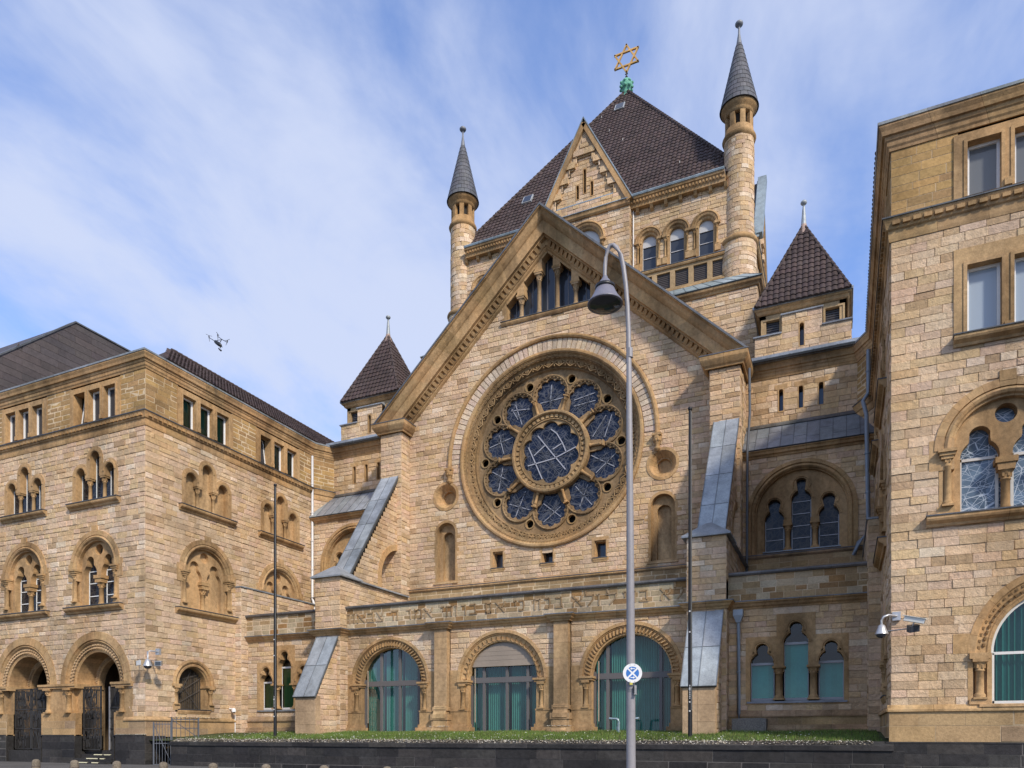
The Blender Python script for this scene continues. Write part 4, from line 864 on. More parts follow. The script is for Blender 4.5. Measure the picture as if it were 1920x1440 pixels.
TXT = [('tav', 22, 50), ('vav', 60, 74), ('alef', 84, 130), ('bet', 140, 176), ('tsadi', 186, 224), ('geresh', 256, 270), ('he', 272, 303), ('resh', 345, 374), ('mem', 388, 428), ('alef', 440, 486),
 ('yod', 528, 546), ('het', 555, 590), ('vav', 600, 614), ('resh', 635, 664), ('bet', 680, 718), ('final_mem', 762, 798), ('alef', 818, 870), ('yod', 914, 930), ('kaf', 940, 974), ('het', 1020, 1058), ('kaf', 1076, 1112), ('bet', 1134, 1174),
 ('alef', 1224, 1280), ('lamed', 1290, 1344), ('vav', 1354, 1370), ('lamed', 1404, 1466), ('yod', 1492, 1508), ('het', 1524, 1560), ('bet', 1580, 1628), ('alef', 1690, 1748), ('lamed', 1762, 1816)]
ins = MB((.33, .22, .12)); ins_o = None
for nm, a, b_ in TXT:
    x0 = at(640+a/2.8235, 1150, 33.46)[0]-XC; x1 = at(640+b_/2.8235, 1150, 33.46)[0]-XC
    lt = MB(random.choice([(.36, .25, .14), (.31, .205, .11), (.40, .29, .18)])); w_ = x1-x0; hh = .56; zb = 7.80; sx = w_/(.9 if nm not in ('vav', 'yod', 'geresh') else .36)
    for p, q, th in GLY[nm]:
        A = FRZ(x0+p[0]*sx, zb+p[1]*hh, .028); B_ = FRZ(x0+q[0]*sx, zb+q[1]*hh, .028); lt.bar(A, B_, th*hh*.9, .05, (0, -1, 0))
    lt.build('letter', M['ashlar'], SY)
# --- piers with sloping buttresses
for m in (-1, 1):
    P0 = front(32.9, m); SA = side(m, 9.4, -1); SB = side(m, 11.1, 1)
    stones(K, P0, 9.4, 11.1, 1.7, 10.35, bk=BK, pal='tower'); stones(K, SA, 32.9, 39.9, 7.4, 10.3, bk=BK); stones(K, SA, 32.9, 33.7, 1.7, 7.3, bk=BK); stones(K, SB, 32.9, 39.9, 8.4, 10.3, bk=BK, pal='tower'); stones(K, SB, 32.9, 33.7, 1.7, 7.3, bk=BK)
    c_ = MB(ZINC); zf = lambda y: 10.42
    for k in range(5):
        y0, y1 = 34.6+k*1.02, 34.6+(k+1)*1.02-.02
        c_.hexa([(X(m, 9.2), y0, 10.3), (X(m, 11.3), y0, 10.3), (X(m, 11.3), y1, 10.3), (X(m, 9.2), y1, 10.3)], [(X(m, 9.25), y0, 10.4), (X(m, 11.25), y0, 10.4), (X(m, 11.25), y1, 10.4), (X(m, 9.25), y1, 10.4)])
    b4 = [(X(m, 9.2), 32.7), (X(m, 11.3), 32.7), (X(m, 11.3), 34.75), (X(m, 9.2), 34.75)]; cx, cy = X(m, 10.25), 33.7
    c_.hexa([(*p, 10.34) for p in b4], [(*p, 10.42) for p in b4]); t4 = [(cx+(p[0]-cx)*.12, cy+(p[1]-cy)*.12) for p in b4]; c_.hexa([(*p, 10.42) for p in b4], [(*p, 11.12) for p in t4])
    c_.build('pier_cap', M['lead'], SY)
    # fin
    ys = lambda z: 34.25+(z-10.6)*(39.05-34.25)/(17.5-10.6)
    for sd_, sg, uu in ((SA, -1, 9.75), (SB, 1, 10.75)):
        fs = side(m, uu, sg)
        stones(K, fs, 34, 39.1, 10.4, 17.4, [arch_hole(39.3, 11.2, 2.1, 10.3)], bk=BK, outline=lambda lo, hi: (ys(hi)+.12, 39.1), l=(.4, .8))
        if sg < 0 or m > 0:
            q = MB(TRIM); q.arch(fs, 39.3, 11.2, [(2.35, -.02), (2.35, .06), (1.98, .06), (1.96, -1.0 if sg < 0 else -.1)], 90, 180, 14); q.box(fs, 36.95, 37.34, 10.4, 11.2, -1.0 if sg < 0 else -.05, .05); q.build('passage_arch', M['trim'], SY)
    lead_slab((X(m, 9.62), 34.0, 10.62), (X(m, 10.88), 34.0, 10.62), (X(m, 10.88), 39.05, 17.85), (X(m, 9.62), 39.05, 17.85), SY, 'buttress_cover', 2, .14, (.33, .36, .385), cross=4)
    # lower wedge
    w_ = MB((.47, .33, .2)); LO = front(31.05, m)
    for sg_, uu_ in ((-1, 9.62), (1, 10.88)): stones(K, side(m, uu_, sg_), 31.0, 32.9, 1.6, 7.0, bk=BK, outline=lambda lo, hi: (31.1+max(0, (hi-3.66))*.546, 32.9), l=(.35, .7))
    for z_, z2 in ((1.5, 2.2), (2.2, 2.9), (2.9, 3.72)): w_.box(LO, 9.58, 10.2, z_+.004, z2-.004, -.4, 0); w_.box(LO, 10.21, 10.92, z_+.004, z2-.004, -.4, 0)
    for k in range(7):
        z0_ = 3.72+k*.5; z1_ = z0_+.49; f = 1.9*(k+1)/7; w_.box(LO, 9.66, 10.84, z0_, z1_, -1.95, -f)
    w_.build('buttress_foot', M['ashlar'], SY)
    lead_slab((X(m, 9.52), 30.93, 3.66), (X(m, 10.98), 30.93, 3.66), (X(m, 10.98), 32.93, 7.14), (X(m, 9.52), 32.93, 7.14), SY, 'buttress_cover', 2, .1, (.33, .36, .385), cross=2)
    # gable pilaster
    stones(K, front(39.05, m), 9.4, 10.93, 8.5, 20.55, bk=BK, l=(.4, .8)); stones(K, side(m, 9.4, -1), 39.05, 40, 8.5, 20.55, bk=BK); stones(K, side(m, 10.93, 1), 39.05, 47, 8.5, 20.6, bk=BK, pal='tower')
    q = MB(TRIM); path_mould(q, [(X(m, 9.3), 40), (X(m, 9.3), 38.98), (X(m, 11.0), 38.98), (X(m, 11.0), 41.2)], [(20.55, 0), (20.55, .1), (20.62, .12), (20.7, .2), (20.86, .3), (20.94, .34), (21.14, .36), (21.16, -.3)], -1 if m > 0 else 1)
    q.hexa([(X(m, 9.3), 38.98, 21.1), (X(m, 11), 38.98, 21.1), (X(m, 11), 41, 21.1), (X(m, 9.3), 41, 21.1)], [(X(m, 9.3), 38.98, 21.15), (X(m, 11), 38.98, 21.15), (X(m, 11), 41, 21.15), (X(m, 9.3), 41, 21.15)])
    q.build('pilaster_cap', M['trim'], SY)
    q = MB((.14, .145, .155)); path_mould(q, [(X(m, 9.3), 40), (X(m, 9.3), 38.98), (X(m, 11.0), 38.98), (X(m, 11.0), 41.2)], [(21.145, 0), (21.145, .38), (21.19, .38), (21.23, 0)], -1 if m > 0 else 1); q.build('cap_flashing', M['lead'], SY)
# --- gable wall
al = math.atan(10.65/11.3); ca, sa = math.cos(al), math.sin(al)
gz = lambda u: 31.85-abs(u)*math.tan(al)
def gout(lo, hi): w_ = min(9.4, max(0, (31.85-1.25/ca-lo)/math.tan(al))); return (-w_, w_)
RZ = 18.3
holes = [arch_hole(0, RZ, 5.66), rect_hole(-6.4, 6.4, RZ, RZ+.01)]
def voushole(lo, hi):
    if lo < RZ: return None
    dd = lo-RZ
    if dd >= 6.5: return None
    h = math.sqrt(6.5**2-dd*dd); return (-h, h)
BK.arch(G, 0, RZ, [(6.3, -.006), (6.98, -.006)], 0, 180, 48, vous=False, tint=CREAM)
holes = [arch_hole(0, RZ, 5.62), voushole]
for u in (-6.75, 6.75): holes += [arch_hole(u, 16.45, .78), arch_hole(u, 14.15, .74, 11.15)]
for u in (-3.2, 0, 3.2): holes += [rect_hole(u-.38, u+.38, 11.65, 12.7)]
def gwin(lo, hi):
    if hi < 26.3 or lo > 30: return None
    w_ = min(2.75, (30.0-max(lo, 26.3))*1.02); return (-w_, w_) if w_ > .05 else None
stones(K, G, -9.4, 9.4, 10.9, 30.4, holes+[gwin], bk=BK, outline=gout, h=.285, l=(.38, .82))
stones(K, front(39.92), -9.4, 9.4, 8.4, 10.66, pal='band', mat='ashlar', h=.28, l=(.55, 1.1), bk=BKL, gap=.008, prot=(0, .003), mort=(.58, .45, .29))
q = MB(TRIM); q.mould(G, -9.4, 9.4, [(10.64, 0), (10.64, .14), (10.7, .2), (10.78, .2), (10.9, .03), (10.9, 0)]); q.build('string_course', M['trim'], SY)
q = MB((.12, .12, .13)); q.box(G, -9.4, 9.4, 10.782, 10.82, .0, .22); q.build('string_course_flashing', M['lead'], SY)
# raking cornice
for k in (-1, 1):
    prof = [(0, -.4), (0, 1.22), (.09, 1.24), (.12, 1.1), (.3, .98), (.42, .84), (.46, .76), (.52, .74), (.95, .70), (.97, .52), (1.02, .5), (1.03, .27), (1.29, .27), (1.3, .2), (1.36, .16), (1.42, .05), (1.42, -.1)]
    q = MB(TRIM); nseg = 13; rows = []
    for j in range(nseg+1):
        row = []
        for p, d in prof:
            s0 = p*sa/ca; s1 = (10.65-p*ca)/sa; s = s0+(s1-s0)*j/nseg; row.append((XC+k*(s*ca-p*sa), 40-d, 31.85-s*sa-p*ca))
        rows.append(row)
    q.grid(rows, tseg=[jit(TRIM, .13) for _ in range(nseg)]); q.face(rows[-1]); q.build('raking_cornice', M['trim'], SY)
    q = MB((.13, .135, .145)); pr2 = [(-.05, -.4), (-.05, 1.27), (.05, 1.28), (.05, 1.25), (-.0, 1.24), (0, -.4)]; rows = []
    for j in (0, 1):
        row = []
        for p, d in pr2: s0 = p*sa/ca; s1 = (10.65-p*ca)/sa; s = s0+(s1-s0)*j; row.append((XC+k*(s*ca-p*sa), 40-d, 31.85-s*sa-p*ca))
        rows.append(row)
    q.grid(rows); q.face(rows[-1]); q.build('cornice_flashing', M['lead'], SY)
    q = MB(TRIM2); s = 1.35
    pt = lambda s, p, d: (XC+k*(s*ca-p*sa), 40-d, 31.85-s*sa-p*ca)
    while s < 13.6:
        q.hexa([pt(s, 1.04, .27), pt(s+.20, 1.04, .27), pt(s+.20, 1.28, .27), pt(s, 1.28, .27)], [pt(s, 1.04, .50), pt(s+.20, 1.04, .50), pt(s+.20, 1.26, .3), pt(s, 1.26, .3)]); s += .335
    q.build('tooth_frieze', M['trim'], SY, 'stuff')
    rf = MB((.07, .055, .05)); rf.face([(XC, 40.3, 31.7), (XC, 47.2, 31.7), (XC+k*11.2, 47.2, 21.2), (XC+k*11.2, 40.3, 21.2)]); rf.build('roof', M['tile'], SY)
# stepped gable window
wn = MB(TRIM); outw = [(-2.9, 26.22), (-2.9, 27.35), (0, 30.25), (2.9, 27.35), (2.9, 26.22)]
zt = lambda u: 29.85-abs(u)*.96
cols = [-1.7, -.57, .57, 1.7]; edges = [-2.62, -1.7, -.57, .57, 1.7, 2.62]; cz_ = {1.7: 27.7, .57: 28.85}
pl = [(-2.62, 26.32), (-2.62, zt(2.62))]
for c in cols:
    z = cz_[abs(c)]; pl += [(c-.22, zt(abs(c-.22))), (c-.22, z), (c+.22, z), (c+.22, zt(abs(c+.22)))]
    if c == -.57: pl += [(0, zt(0))]
pl += [(2.62, zt(2.62)), (2.62, 26.32)]
wn.plate(G, outw, [pl], .04, -.6); wn = wn.build('gable_window', M['trim'], SY)
for k in (-1, 1):
    for a, b_ in ((.05, .34), (.79, 1.47), (1.93, 2.6)): q = MB(TRIM2); q.bar(G(k*a, zt(a)+.03, -.02), G(k*b_, zt(b_)+.03, -.02), .16, .14, (0, -1, 0)); q.build('window_moulding', M['trim'], wn)
for c in cols: z = cz_[abs(c)]; q = MB(TRIM2); q.box(G, c-.27, c+.27, z-.1, z+.02, -.4, .1); q.build('impost', M['trim'], wn)
for c in cols:
    column(G, c, -.14, 26.32, cz_[abs(c)]-.1, .125, wn, cap=.42, base=.3, tint=(.34, .24, .14))
o = [(-2.75, 26.3), (-2.75, 27.4), (0, 30.1), (2.75, 27.4), (2.75, 26.3)]; mb = MB((.5,)*3); mb.plate(G, o, [], -.55, -.58); mb.build('glass_pane', M['glass'], wn)
for u in (-2.2, -1.13, -.2, .25, 1.1, 2.2): bars(G, [((u, 26.3), (u, zt(abs(u))))], -.53, .045, wn, (.16, .15, .15))
sill(G, -2.95, 2.95, 26.28, .16, wn, .16)
# niches, blind roundels, square windows
for u in (-6.75, 6.75):
    n_ = MB(TRIM); n_.plate(G, arc_outline(u, 14.15, .82, 11.1), [arc_outline(u, 14.15, .66, 11.2)], .03, -.35); n_.plate(G, arc_outline(u, 14.15, .67, 11.19), [arc_outline(u+.0, 13.9, .4, 11.2)], -.33, -.6)
    for zb, e in ((11.1, 1.0), (12.6, .92), (13.4, 1.02)):
        for k in (-1, 1): a_, b2 = sorted((u+k*.78, u+k*e)); n_.box(G, a_, b2, zb, zb+.6, -.1, .02)
    n_.v and n_.build('niche', M['trim'], SY)
    n_ = MB((.50, .345, .19)); n_.plate(G, arc_outline(u, 14.15, .66, 11.19), [], -.62, -.65); n_.box(G, u-.85, u+.85, 11.02, 11.1, -.4, .1); n_.build('niche_back', M['trim'], SY)
    r_ = MB(TRIM); r_.arch(G, u, 16.45, [(.9, -.02), (.9, .05), (.74, .05), (.7, 0), (.45, -.38), (.40, -.38), (.38, -.6)], 0, 360, 28, vous=True); r_.plate(G, [(u+.5*math.cos(a*math.pi/12), 16.45+.5*math.sin(a*math.pi/12)) for a in range(24)], [], -.58, -.6); r_.build('blind_roundel', M['trim'], SY)
for u in (-3.2, 0, 3.2):
    a_, b2 = u-.24, u+.26; n_ = MB(TRIM); n_.plate(G, [(u-.5, 11.5), (u+.5, 11.5), (u+.5, 12.85), (u-.5, 12.85)], [[(u-.34, 11.68), (u+.34, 11.68), (u+.34, 12.66), (u-.34, 12.66)]], .035, -.1); n_.plate(G, [(u-.345, 11.67), (u+.345, 11.67), (u+.345, 12.67), (u-.345, 12.67)], [[(u-.3, 11.75), (u+.3, 11.75), (u+.3, 12.6), (u-.3, 12.6)]], -.1, -.6)
    n_ = n_.build('small_window', M['trim'], SY); pane(G, [(u-.3, 11.74), (u+.3, 11.74), (u+.3, 12.62), (u-.3, 12.62)], -.55, 'glass', n_); sill(G, u-.42, u+.42, 11.66, .08, n_, .08)
for k in (-1, 1): BK.face([G(0, 30.5, -.006), G(k*9.4, 21.6, -.006), G(k*9.4, 20.6, -.006), G(0, 29.8, -.006)], (*TAN, 1)) if False else None
# --- rose window
RD = G
rw = MB(TRIM); rw.arch(RD, 0, RZ, [(5.72, -.02), (5.72, .14), (5.66, .19), (5.56, .2), (5.48, .14), (5.46, .06), (5.4, .03), (5.36, .05)], 0, 360, 96); 
rw.arch(RD, 0, RZ, [(5.36, .05), (5.3, .0), (5.28, -.1), (4.92, -.42), (4.89, -.38), (4.84, -.38), (4.81, -.46), (4.78, -.5), (4.76, -.75)], 0, 360, 96, tint=(.27, .18, .095)); rw = rw.build('rose_window', M['trim'], SY)
arc_beads(RD, 0, RZ, 5.09, -.22, 0, 360, 46, .21, rw, 'carved_diamond_band', 'diamond', (.40, .27, .14))
arc_beads(RD, 0, RZ, 5.31, -.04, 0, 360, 110, .035, rw, 'carved_diamond_band', 'bead', (.42, .28, .14)); None
arc_beads(RD, 0, RZ, 5.44, .05, 0, 360, 190, .035, rw, 'bead_band', 'bead', (.40, .27, .13))
petals = []
for k in range(10):
    a = R(90+36*k); ca_, sa_ = math.cos(a), math.sin(a); rc = 3.42
    circ = [(0, 0, .79), (-.4, 0, .64), (-.8, 0, .48)]
    for j in range(7): b_ = R(-102+34*j); circ.append((.69*math.cos(b_), .69*math.sin(b_), .25))
    sh = star_shape(0, 0, circ, None, 64); petals.append([(rc*ca_+x*ca_-y*sa_, RZ+rc*sa_+x*sa_+y*ca_) for x, y in sh])
rnd = [[(4.28*math.cos(R(108+36*k))+.24*math.cos(j*math.pi/8), RZ+4.28*math.sin(R(108+36*k))+.24*math.sin(j*math.pi/8)) for j in range(16)] for k in range(10)]
cir = lambda r, n=96: [(r*math.cos(2*math.pi*j/n), RZ+r*math.sin(2*math.pi*j/n)) for j in range(n)]
q = MB((.31, .215, .12)); q.plate(RD, cir(4.8), petals+rnd+[cir(2.0, 60)], -.52, -.7); q.build('tracery', M['trim'], rw)
for k in range(10):
    a0 = 90+36*k; a = R(a0); px_, pz_ = 3.42*math.cos(a), RZ+3.42*math.sin(a)
    q = MB((.29, .2, .11)); q.arch(RD, px_, pz_, [(1.14, -.5), (1.14, -.44), (1.09, -.41), (1.03, -.44), (1.01, -.5)], a0-100, a0+100, 18)
    for j in range(15):
        b_ = R(a0-98+14*j); c, s = math.cos(b_), math.sin(b_); q.box(lambda u_, z_, d_: RD(px_+z_*c-u_*s, pz_+z_*s+u_*c, d_), -.035, .035, .96, 1.02, -.52, -.44)
    q.build('petal_arch', M['trim'], rw)
    b_ = R(108+36*k); c, s = math.cos(b_), math.sin(b_)
    fr2 = lambda u_, z_, d_, c=c, s=s: RD(z_*c-u_*s, RZ+z_*s+u_*c, d_)
    column(fr2, 0, -.42, 2.36, 3.3, .085, rw, cap=.24, base=.2, name='colonnette')
    q = MB((.36, .25, .13)); q.arch(RD, 4.28*c, RZ+4.28*s, [(.31, -.52), (.31, -.47), (.24, -.47), (.23, -.7)], 0, 360, 16); q.build('roundel', M['trim'], rw)
foil = star_shape(0, RZ, [(0, 0, 1.45)]+[(1.3*math.cos(R(18+36*j)), 1.3*math.sin(R(18+36*j)), .52) for j in range(10)], None, 120)
q = MB((.36, .25, .135)); q.arch(RD, 0, RZ, [(2.42, -.8), (2.42, -.3), (2.36, -.2), (2.26, -.18), (2.2, -.24), (2.18, -.36), (1.98, -.42), (1.95, -.36), (1.9, -.36), (1.88, -.44)], 0, 360, 72); q.plate(RD, cir(1.9, 72), [foil], -.44, -.66); q.build('hub_ring', M['trim'], rw)
arc_beads(RD, 0, RZ, 2.08, -.40, 0, 360, 44, .09, rw, 'bead_band', 'bead', (.46, .32, .17))
for k in range(10): pane(RD, petals[k], -.66, 'rose_glass', rw)
pane(RD, foil, -.62, 'rose_glass', rw)
mb = MB((.02, .02, .02)); mb.plate(RD, cir(4.4), [], -.95, -1.0); mb.build('painted_shade_backing', M['cloth'], rw)  # shade behind the rose painted as one dark disc
bl = []
rr = random.Random(4)
LB = {0: [((-.08, -.6), (.02, .62)), ((-.7, -.35), (.7, -.28))], 1: [((-.3, .5), (.12, -.75)), ((-.15, -.4), (-.55, .3)), ((-.6, .2), (.6, .1))], 2: [((-.15, .55), (.15, -.6)), ((-.8, -.1), (.75, .3))], 3: [((.1, .7), (-.2, -.7)), ((-.6, .5), (.6, -.25))], 4: [((.35, .75), (-.3, -.7)), ((-.7, .1), (.6, -.4))],
      5: [((-.5, .5), (.6, -.4)), ((-.5, -.6), (.6, .2))], 6: [((-.5, .6), (.5, -.6)), ((.25, .6), (-.25, -.6))], 7: [((-.8, .55), (.6, -.3)), ((-.5, -.5), (.75, .5))], 8: [((-.7, -.5), (.1, .6)), ((.0, -.65), (.45, .6))], 9: [((-.6, .1), (.7, .3)), ((-.6, -.25), (.7, -.15))]}
for k in range(10):
    a = R(90+36*k); px_, pz_ = 3.42*math.cos(a), 3.42*math.sin(a)+RZ
    for p, q_ in LB[k]: bl.append(((px_+p[0], pz_+p[1]), (px_+q_[0], pz_+q_[1])))
bars(RD, bl, -.635, .045, rw, (.30, .31, .35)); bl = [((-.85, RZ+1.15), (.9, RZ-1.1)), ((-1.45, RZ+.55), (-.55, RZ-1.5)), ((-1.5, RZ-.55), (.2, RZ-.35)), ((.2, RZ-.35), (1.55, RZ+.12)), ((0, RZ+1.4), (.35, RZ+1.1)), ((.35, RZ+1.1), (.7, RZ+.5)), ((.7, RZ+.5), (.95, RZ-.1)), ((-1.1, RZ), (-.4, RZ+.5)), ((.1, RZ+.2), (.65, RZ+.45))]
bars(RD, bl, -.59, .06, rw, (.36, .37, .41))
th_ = []
for k in range(90):                       # thin leading over the coloured glass
    kk = rr.randrange(11); 
    if kk == 10: c0 = (0, RZ); e = 1.35
    else: c0 = (3.3*math.cos(R(90+36*kk)), RZ+3.3*math.sin(R(90+36*kk))); e = .62
    a = rr.uniform(0, 6.28); b_ = a+rr.uniform(2.0, 4.2); th_.append(((c0[0]+e*math.cos(a), c0[1]+e*math.sin(a)), (c0[0]+e*math.cos(b_), c0[1]+e*math.sin(b_))))
bars(RD, th_, -.60 , .016, rw, (.10, .105, .12), 'leading', th=.01)['kind'] = 'stuff'
# voussoirs and hood of the rose
nv = 62
for k in range(nv):
    a0, a1 = math.pi*k/nv+.004, math.pi*(k+1)/nv-.004; q = MB(random.choice([PALE, (.62, .5, .38), (.56, .45, .34), (.6, .46, .36), (.64, .53, .40)])); e = random.uniform(0, .02); i_ = []
    for r in (5.75, 6.34): i_.append([RD(r*math.cos(a), RZ+r*math.sin(a), .0) for a in (a0, a1)])
    bt = [i_[0][0], i_[0][1], i_[1][1], i_[1][0]]; tp = [(x, y-.05-e, z) for x, y, z in bt]; q.hexa([(x, y+.04, z) for x, y, z in bt], tp, jit(q.tint, .08)); q.build('voussoir', M['rough'], SY)
q = MB(MORT); q.arch(RD, 0, RZ, [(6.5, .01), (5.7, .01)], 0, 180, 48, vous=False); q.build('mortar', M['mortar'], SY, 'stuff')
q = MB(TRIM2); q.arch(RD, 0, RZ, [(6.58, -.02), (6.6, .08), (6.55, .17), (6.45, .2), (6.36, .16), (6.33, .06), (6.33, -.02)], 0, 180, 60, leg=RZ-.25); q.build('hood_moulding', M['trim'], SY)
for k in (-1, 1):
    q = MB(TRIM2); q.lathe(RD, k*6.47, .1, [(.05, 17.15), (.16, 17.25), (.17, 17.32), (.1, 17.4), (.14, 17.5), (.2, 17.7), (.25, 17.85), (.24, 17.97), (.17, 18.06)], 10); q.box(RD, k*6.47-.25, k*6.47+.25, 17.95, 18.08, -.02, .34)
    for j in range(5): q.lathe(RD, k*6.47+.17*math.cos(j*.78+.2), .1+.17*math.sin(j*.78+.2), [(.0, 17.6), (.07, 17.66), (.08, 17.74), (.0, 17.84)], 6)
    q.build('carved_corbel', M['trim'], SY)
# ------------------------------------------------------------------ linking bays and stair towers (both sides)
LCU = 13.8
for m in (-1, 1):
    Lf = front(33.6, m); lb = front(40, m); lw = front(41.4, m)
    c = 13.88; lt = [(c-1.38, .98, 4.75, 5.62, .27), (c, .98, 5.6, 6.5, .27), (c+1.38, .98, 4.75, 5.62, .27)]
    stones(K, Lf, 11.1, 16.65, 2.7, 7.2, [rect_hole(c-2.02, c+2.02, 2.97, 5.88), rect_hole(c-.75, c+.75, 5.88, 6.83)], bk=BK, l=(.35, .8), pal='tower')
    stones(K, front(33.55, m), 11.1, 16.65, 1.6, 2.5, pal='plinth', mat='ashlar', h=.42, l=(.7, 1.4), bk=BKL, prot=(0, .004), mort=(.42, .31, .2))
    q = MB((.36, .25, .15)); q.mould(Lf, 11.1, 16.65, [(2.72, 0), (2.66, .06), (2.5, .14), (2.44, .14), (2.44, .05)]); q.mould(Lf, 11.1, 16.65, [(2.1, .05), (2.05, .2), (1.95, .22), (1.9, .3), (1.6, .32), (1.6, 0)]); q.build('plinth_moulding', M['trim'], SY)
    hs_ = [light_outline(l, 3.1) for l in lt]; ol = lights_outline(lt, 3.1, 4.62)
    w_ = MB(TRIM); w_.plate(Lf, [(c-2.05, 2.95), (c-2.05, 5.9), (c-.78, 5.9), (c-.78, 6.85), (c+.78, 6.85), (c+.78, 5.9), (c+2.05, 5.9), (c+2.05, 2.95)], [[p for p in ol]], .04, -.45); w_ = w_.build('trefoil_window', M['trim'], SY)
    q = MB(TRIM2)
    for l in lt: q.arch(Lf, l[0], l[3]-.27, [(.42, .03), (.42, .075), (.33, .075), (.3, .03)], -25, 205, 16, vous=False); q.arch(Lf, l[0], l[2], [(.62, .03), (.62, .075), (.54, .075), (.51, .03)], 0, 62, 8, vous=False); q.arch(Lf, l[0], l[2], [(.62, .03), (.62, .075), (.54, .075), (.51, .03)], 118, 180, 8, vous=False)
    q.build('arch_moulding', M['trim'], w_)
    for k in (-1, 1): column(Lf, c+k*.69, -.16, 3.16, 4.62, .15, w_, cap=.32)
    for l in lt:
        o = light_outline(l, 3.12); mb = MB((.5,)*3); mb.plate(Lf, o, [], -.36, -.365); mb.build('glass_pane', M['clear'], w_)
        fc = (.33, .34, .36) if m > 0 else (.62, .62, .6)
        frame_of(Lf, [(l[0]-.49, 3.12), (l[0]-.49, l[2]+.05), (l[0]+.49, l[2]+.05), (l[0]+.49, 3.12)], -.33, .06, w_, fc); bars(Lf, [((l[0]-.49, l[2]+.0), (l[0]+.49, l[2]+.0)), ((l[0]-.49, 3.2), (l[0]+.49, 3.2))], -.33, .1, w_, fc)
        curtain_sheet(Lf, l[0]-.47, l[0]+.47, 3.15, l[2], -.46, (.05, .36, .33) if m > 0 else (.12, .25, .08), w_, pleat=.5, amp=.01)
    q = MB((.02, .02, .02)); q.box(Lf, c-2.1, c+2.1, 2.9, 6.9, -.7, -.62); q.build('painted_shade_backing', M['cloth'], w_)  # dark slab stands in for the shaded room behind the lights
    q = MB((.25, .27, .3)); q.box(Lf, c-2.0, c+2.0, 3.02, 3.1, -.3, .1); q.build('sill', M['lead'], w_)
    # band, bay with the great arch
    stones(K, front(39.9, m), 11.1, 17.1, 8.4, 10.75, pal='band', mat='ashlar', h=.3, l=(.55, 1.1), bk=BKL, gap=.008, prot=(0, .004), mort=(.5, .38, .24))
    q = MB((.30, .21, .13)); q.mould(lb, 10.95, 17.1, [(10.72, 0), (10.72, .14), (10.8, .22), (10.88, .22), (10.98, .03)]); q.build('string_course', M['trim'], SY)
    q = MB((.12, .12, .13)); q.box(lb, 10.95, 17.1, 10.885, 10.925, .0, .24); q.build('string_course_flashing', M['lead'], SY)
    cc = 13.77; zs = 13.0; R0 = 2.5
    stones(K, lb, 10.93, 17.13, 10.95, 15.95, [arch_hole(cc, zs, R0-.1, 10.9)], bk=BK, pal='tower' if m > 0 else 'wall')
    w_ = MB(TRIM2); w_.arch(lb, cc, zs, [(2.62, -.02), (2.62, .08), (2.44, .1), (2.4, .02), (2.36, .08), (2.28, .1), (2.22, .02), (2.2, -.1), (2.16, -.1), (2.14, -.36)], n=34, leg=10.97); w_ = w_.build('great_arch_window', M['trim'], SY)
    lt = [(cc-1.3, .95, 12.78, 13.85, .33), (cc, .95, 13.7, 14.78, .33), (cc+1.3, .95, 12.78, 13.85, .33)]; ol = lights_outline(lt, 11.15, 12.7)
    q = MB((.42, .28, .145)); q.plate(lb, arc_outline(cc, zs, 2.16, 10.97), [ol], -.3, -.72); q.build('tracery', M['trim'], w_)
    q = MB(TRIM2)
    for l in lt: q.arch(lb, l[0], l[3]-.33, [(.47, -.31), (.47, -.25), (.39, -.25), (.36, -.31)], -25, 205, 16, vous=False); q.arch(lb, l[0], l[2], [(.62, -.31), (.62, -.25), (.54, -.25), (.5, -.31)], 0, 60, 8, vous=False); q.arch(lb, l[0], l[2], [(.62, -.31), (.62, -.25), (.54, -.25), (.5, -.31)], 120, 180, 8, vous=False)
    for k in (-1, 1): q.box(lb, cc+k*.65-.2, cc+k*.65+.2, 12.5, 12.7, -.66, -.22)
    q.build('arch_moulding', M['trim'], w_)
    for k in (-1, 1): column(lb, cc+k*.65, -.44, 11.15, 12.5, .13, w_, cap=.34)
    pane(lb, ol, -.66, 'dark_glass', w_)
    for l in lt:
        bars(lb, [((l[0]-.46, z), (l[0]+.46, z)) for z in [11.17]+[11.17+.62*j for j in range(1, 5) if 11.17+.62*j < l[2]+.1]]+[((l[0]-.45, 11.15), (l[0]-.45, l[2])), ((l[0]+.45, 11.15), (l[0]+.45, l[2]))], -.63, .035, w_, (.4, .41, .44))
    q = MB((.3, .33, .36)); q.box(lb, cc-1.85, cc+1.85, 11.08, 11.14, -.3, -.2); q.build('sill', M['lead'], w_)
    # eaves, sheet-metal lean-to, upper wall with slits
    q = MB(TRIM2); q.mould(lb, 10.93, 17.13, [(15.93, 0), (15.93, .08), (16.02, .12), (16.06, .22), (16.16, .26), (16.22, .34), (16.26, .34), (16.26, 0)]); q.build('eaves_moulding', M['trim'], SY)
    lead_slab((X(m, 10.95), 39.62, 16.28), (X(m, 17.1), 39.62, 16.28), (X(m, 17.1), 41.38, 18.05), (X(m, 10.95), 41.38, 18.05), SY, 'lean_to_roof', 10, .1, (.20, .215, .235) if m > 0 else (.30, .32, .34), cross=1 if m > 0 else 0)
    q = MB((.14, .135, .13)); q.mould(lw, 10.9, 17.1, [(18.0, 0), (18.0, .16), (18.1, .14), (18.22, .02)]); q.build('string_course', M['trim'], SY)
    sl_ = (12.72, 13.7, 14.68)
    stones(K, lw, 10.9, 16.4, 18.2, 20.6, [rect_hole(u-.14, u+.14, 18.78, 19.98) for u in sl_], bk=BK, pal='tower', mort=(.3, .22, .14))
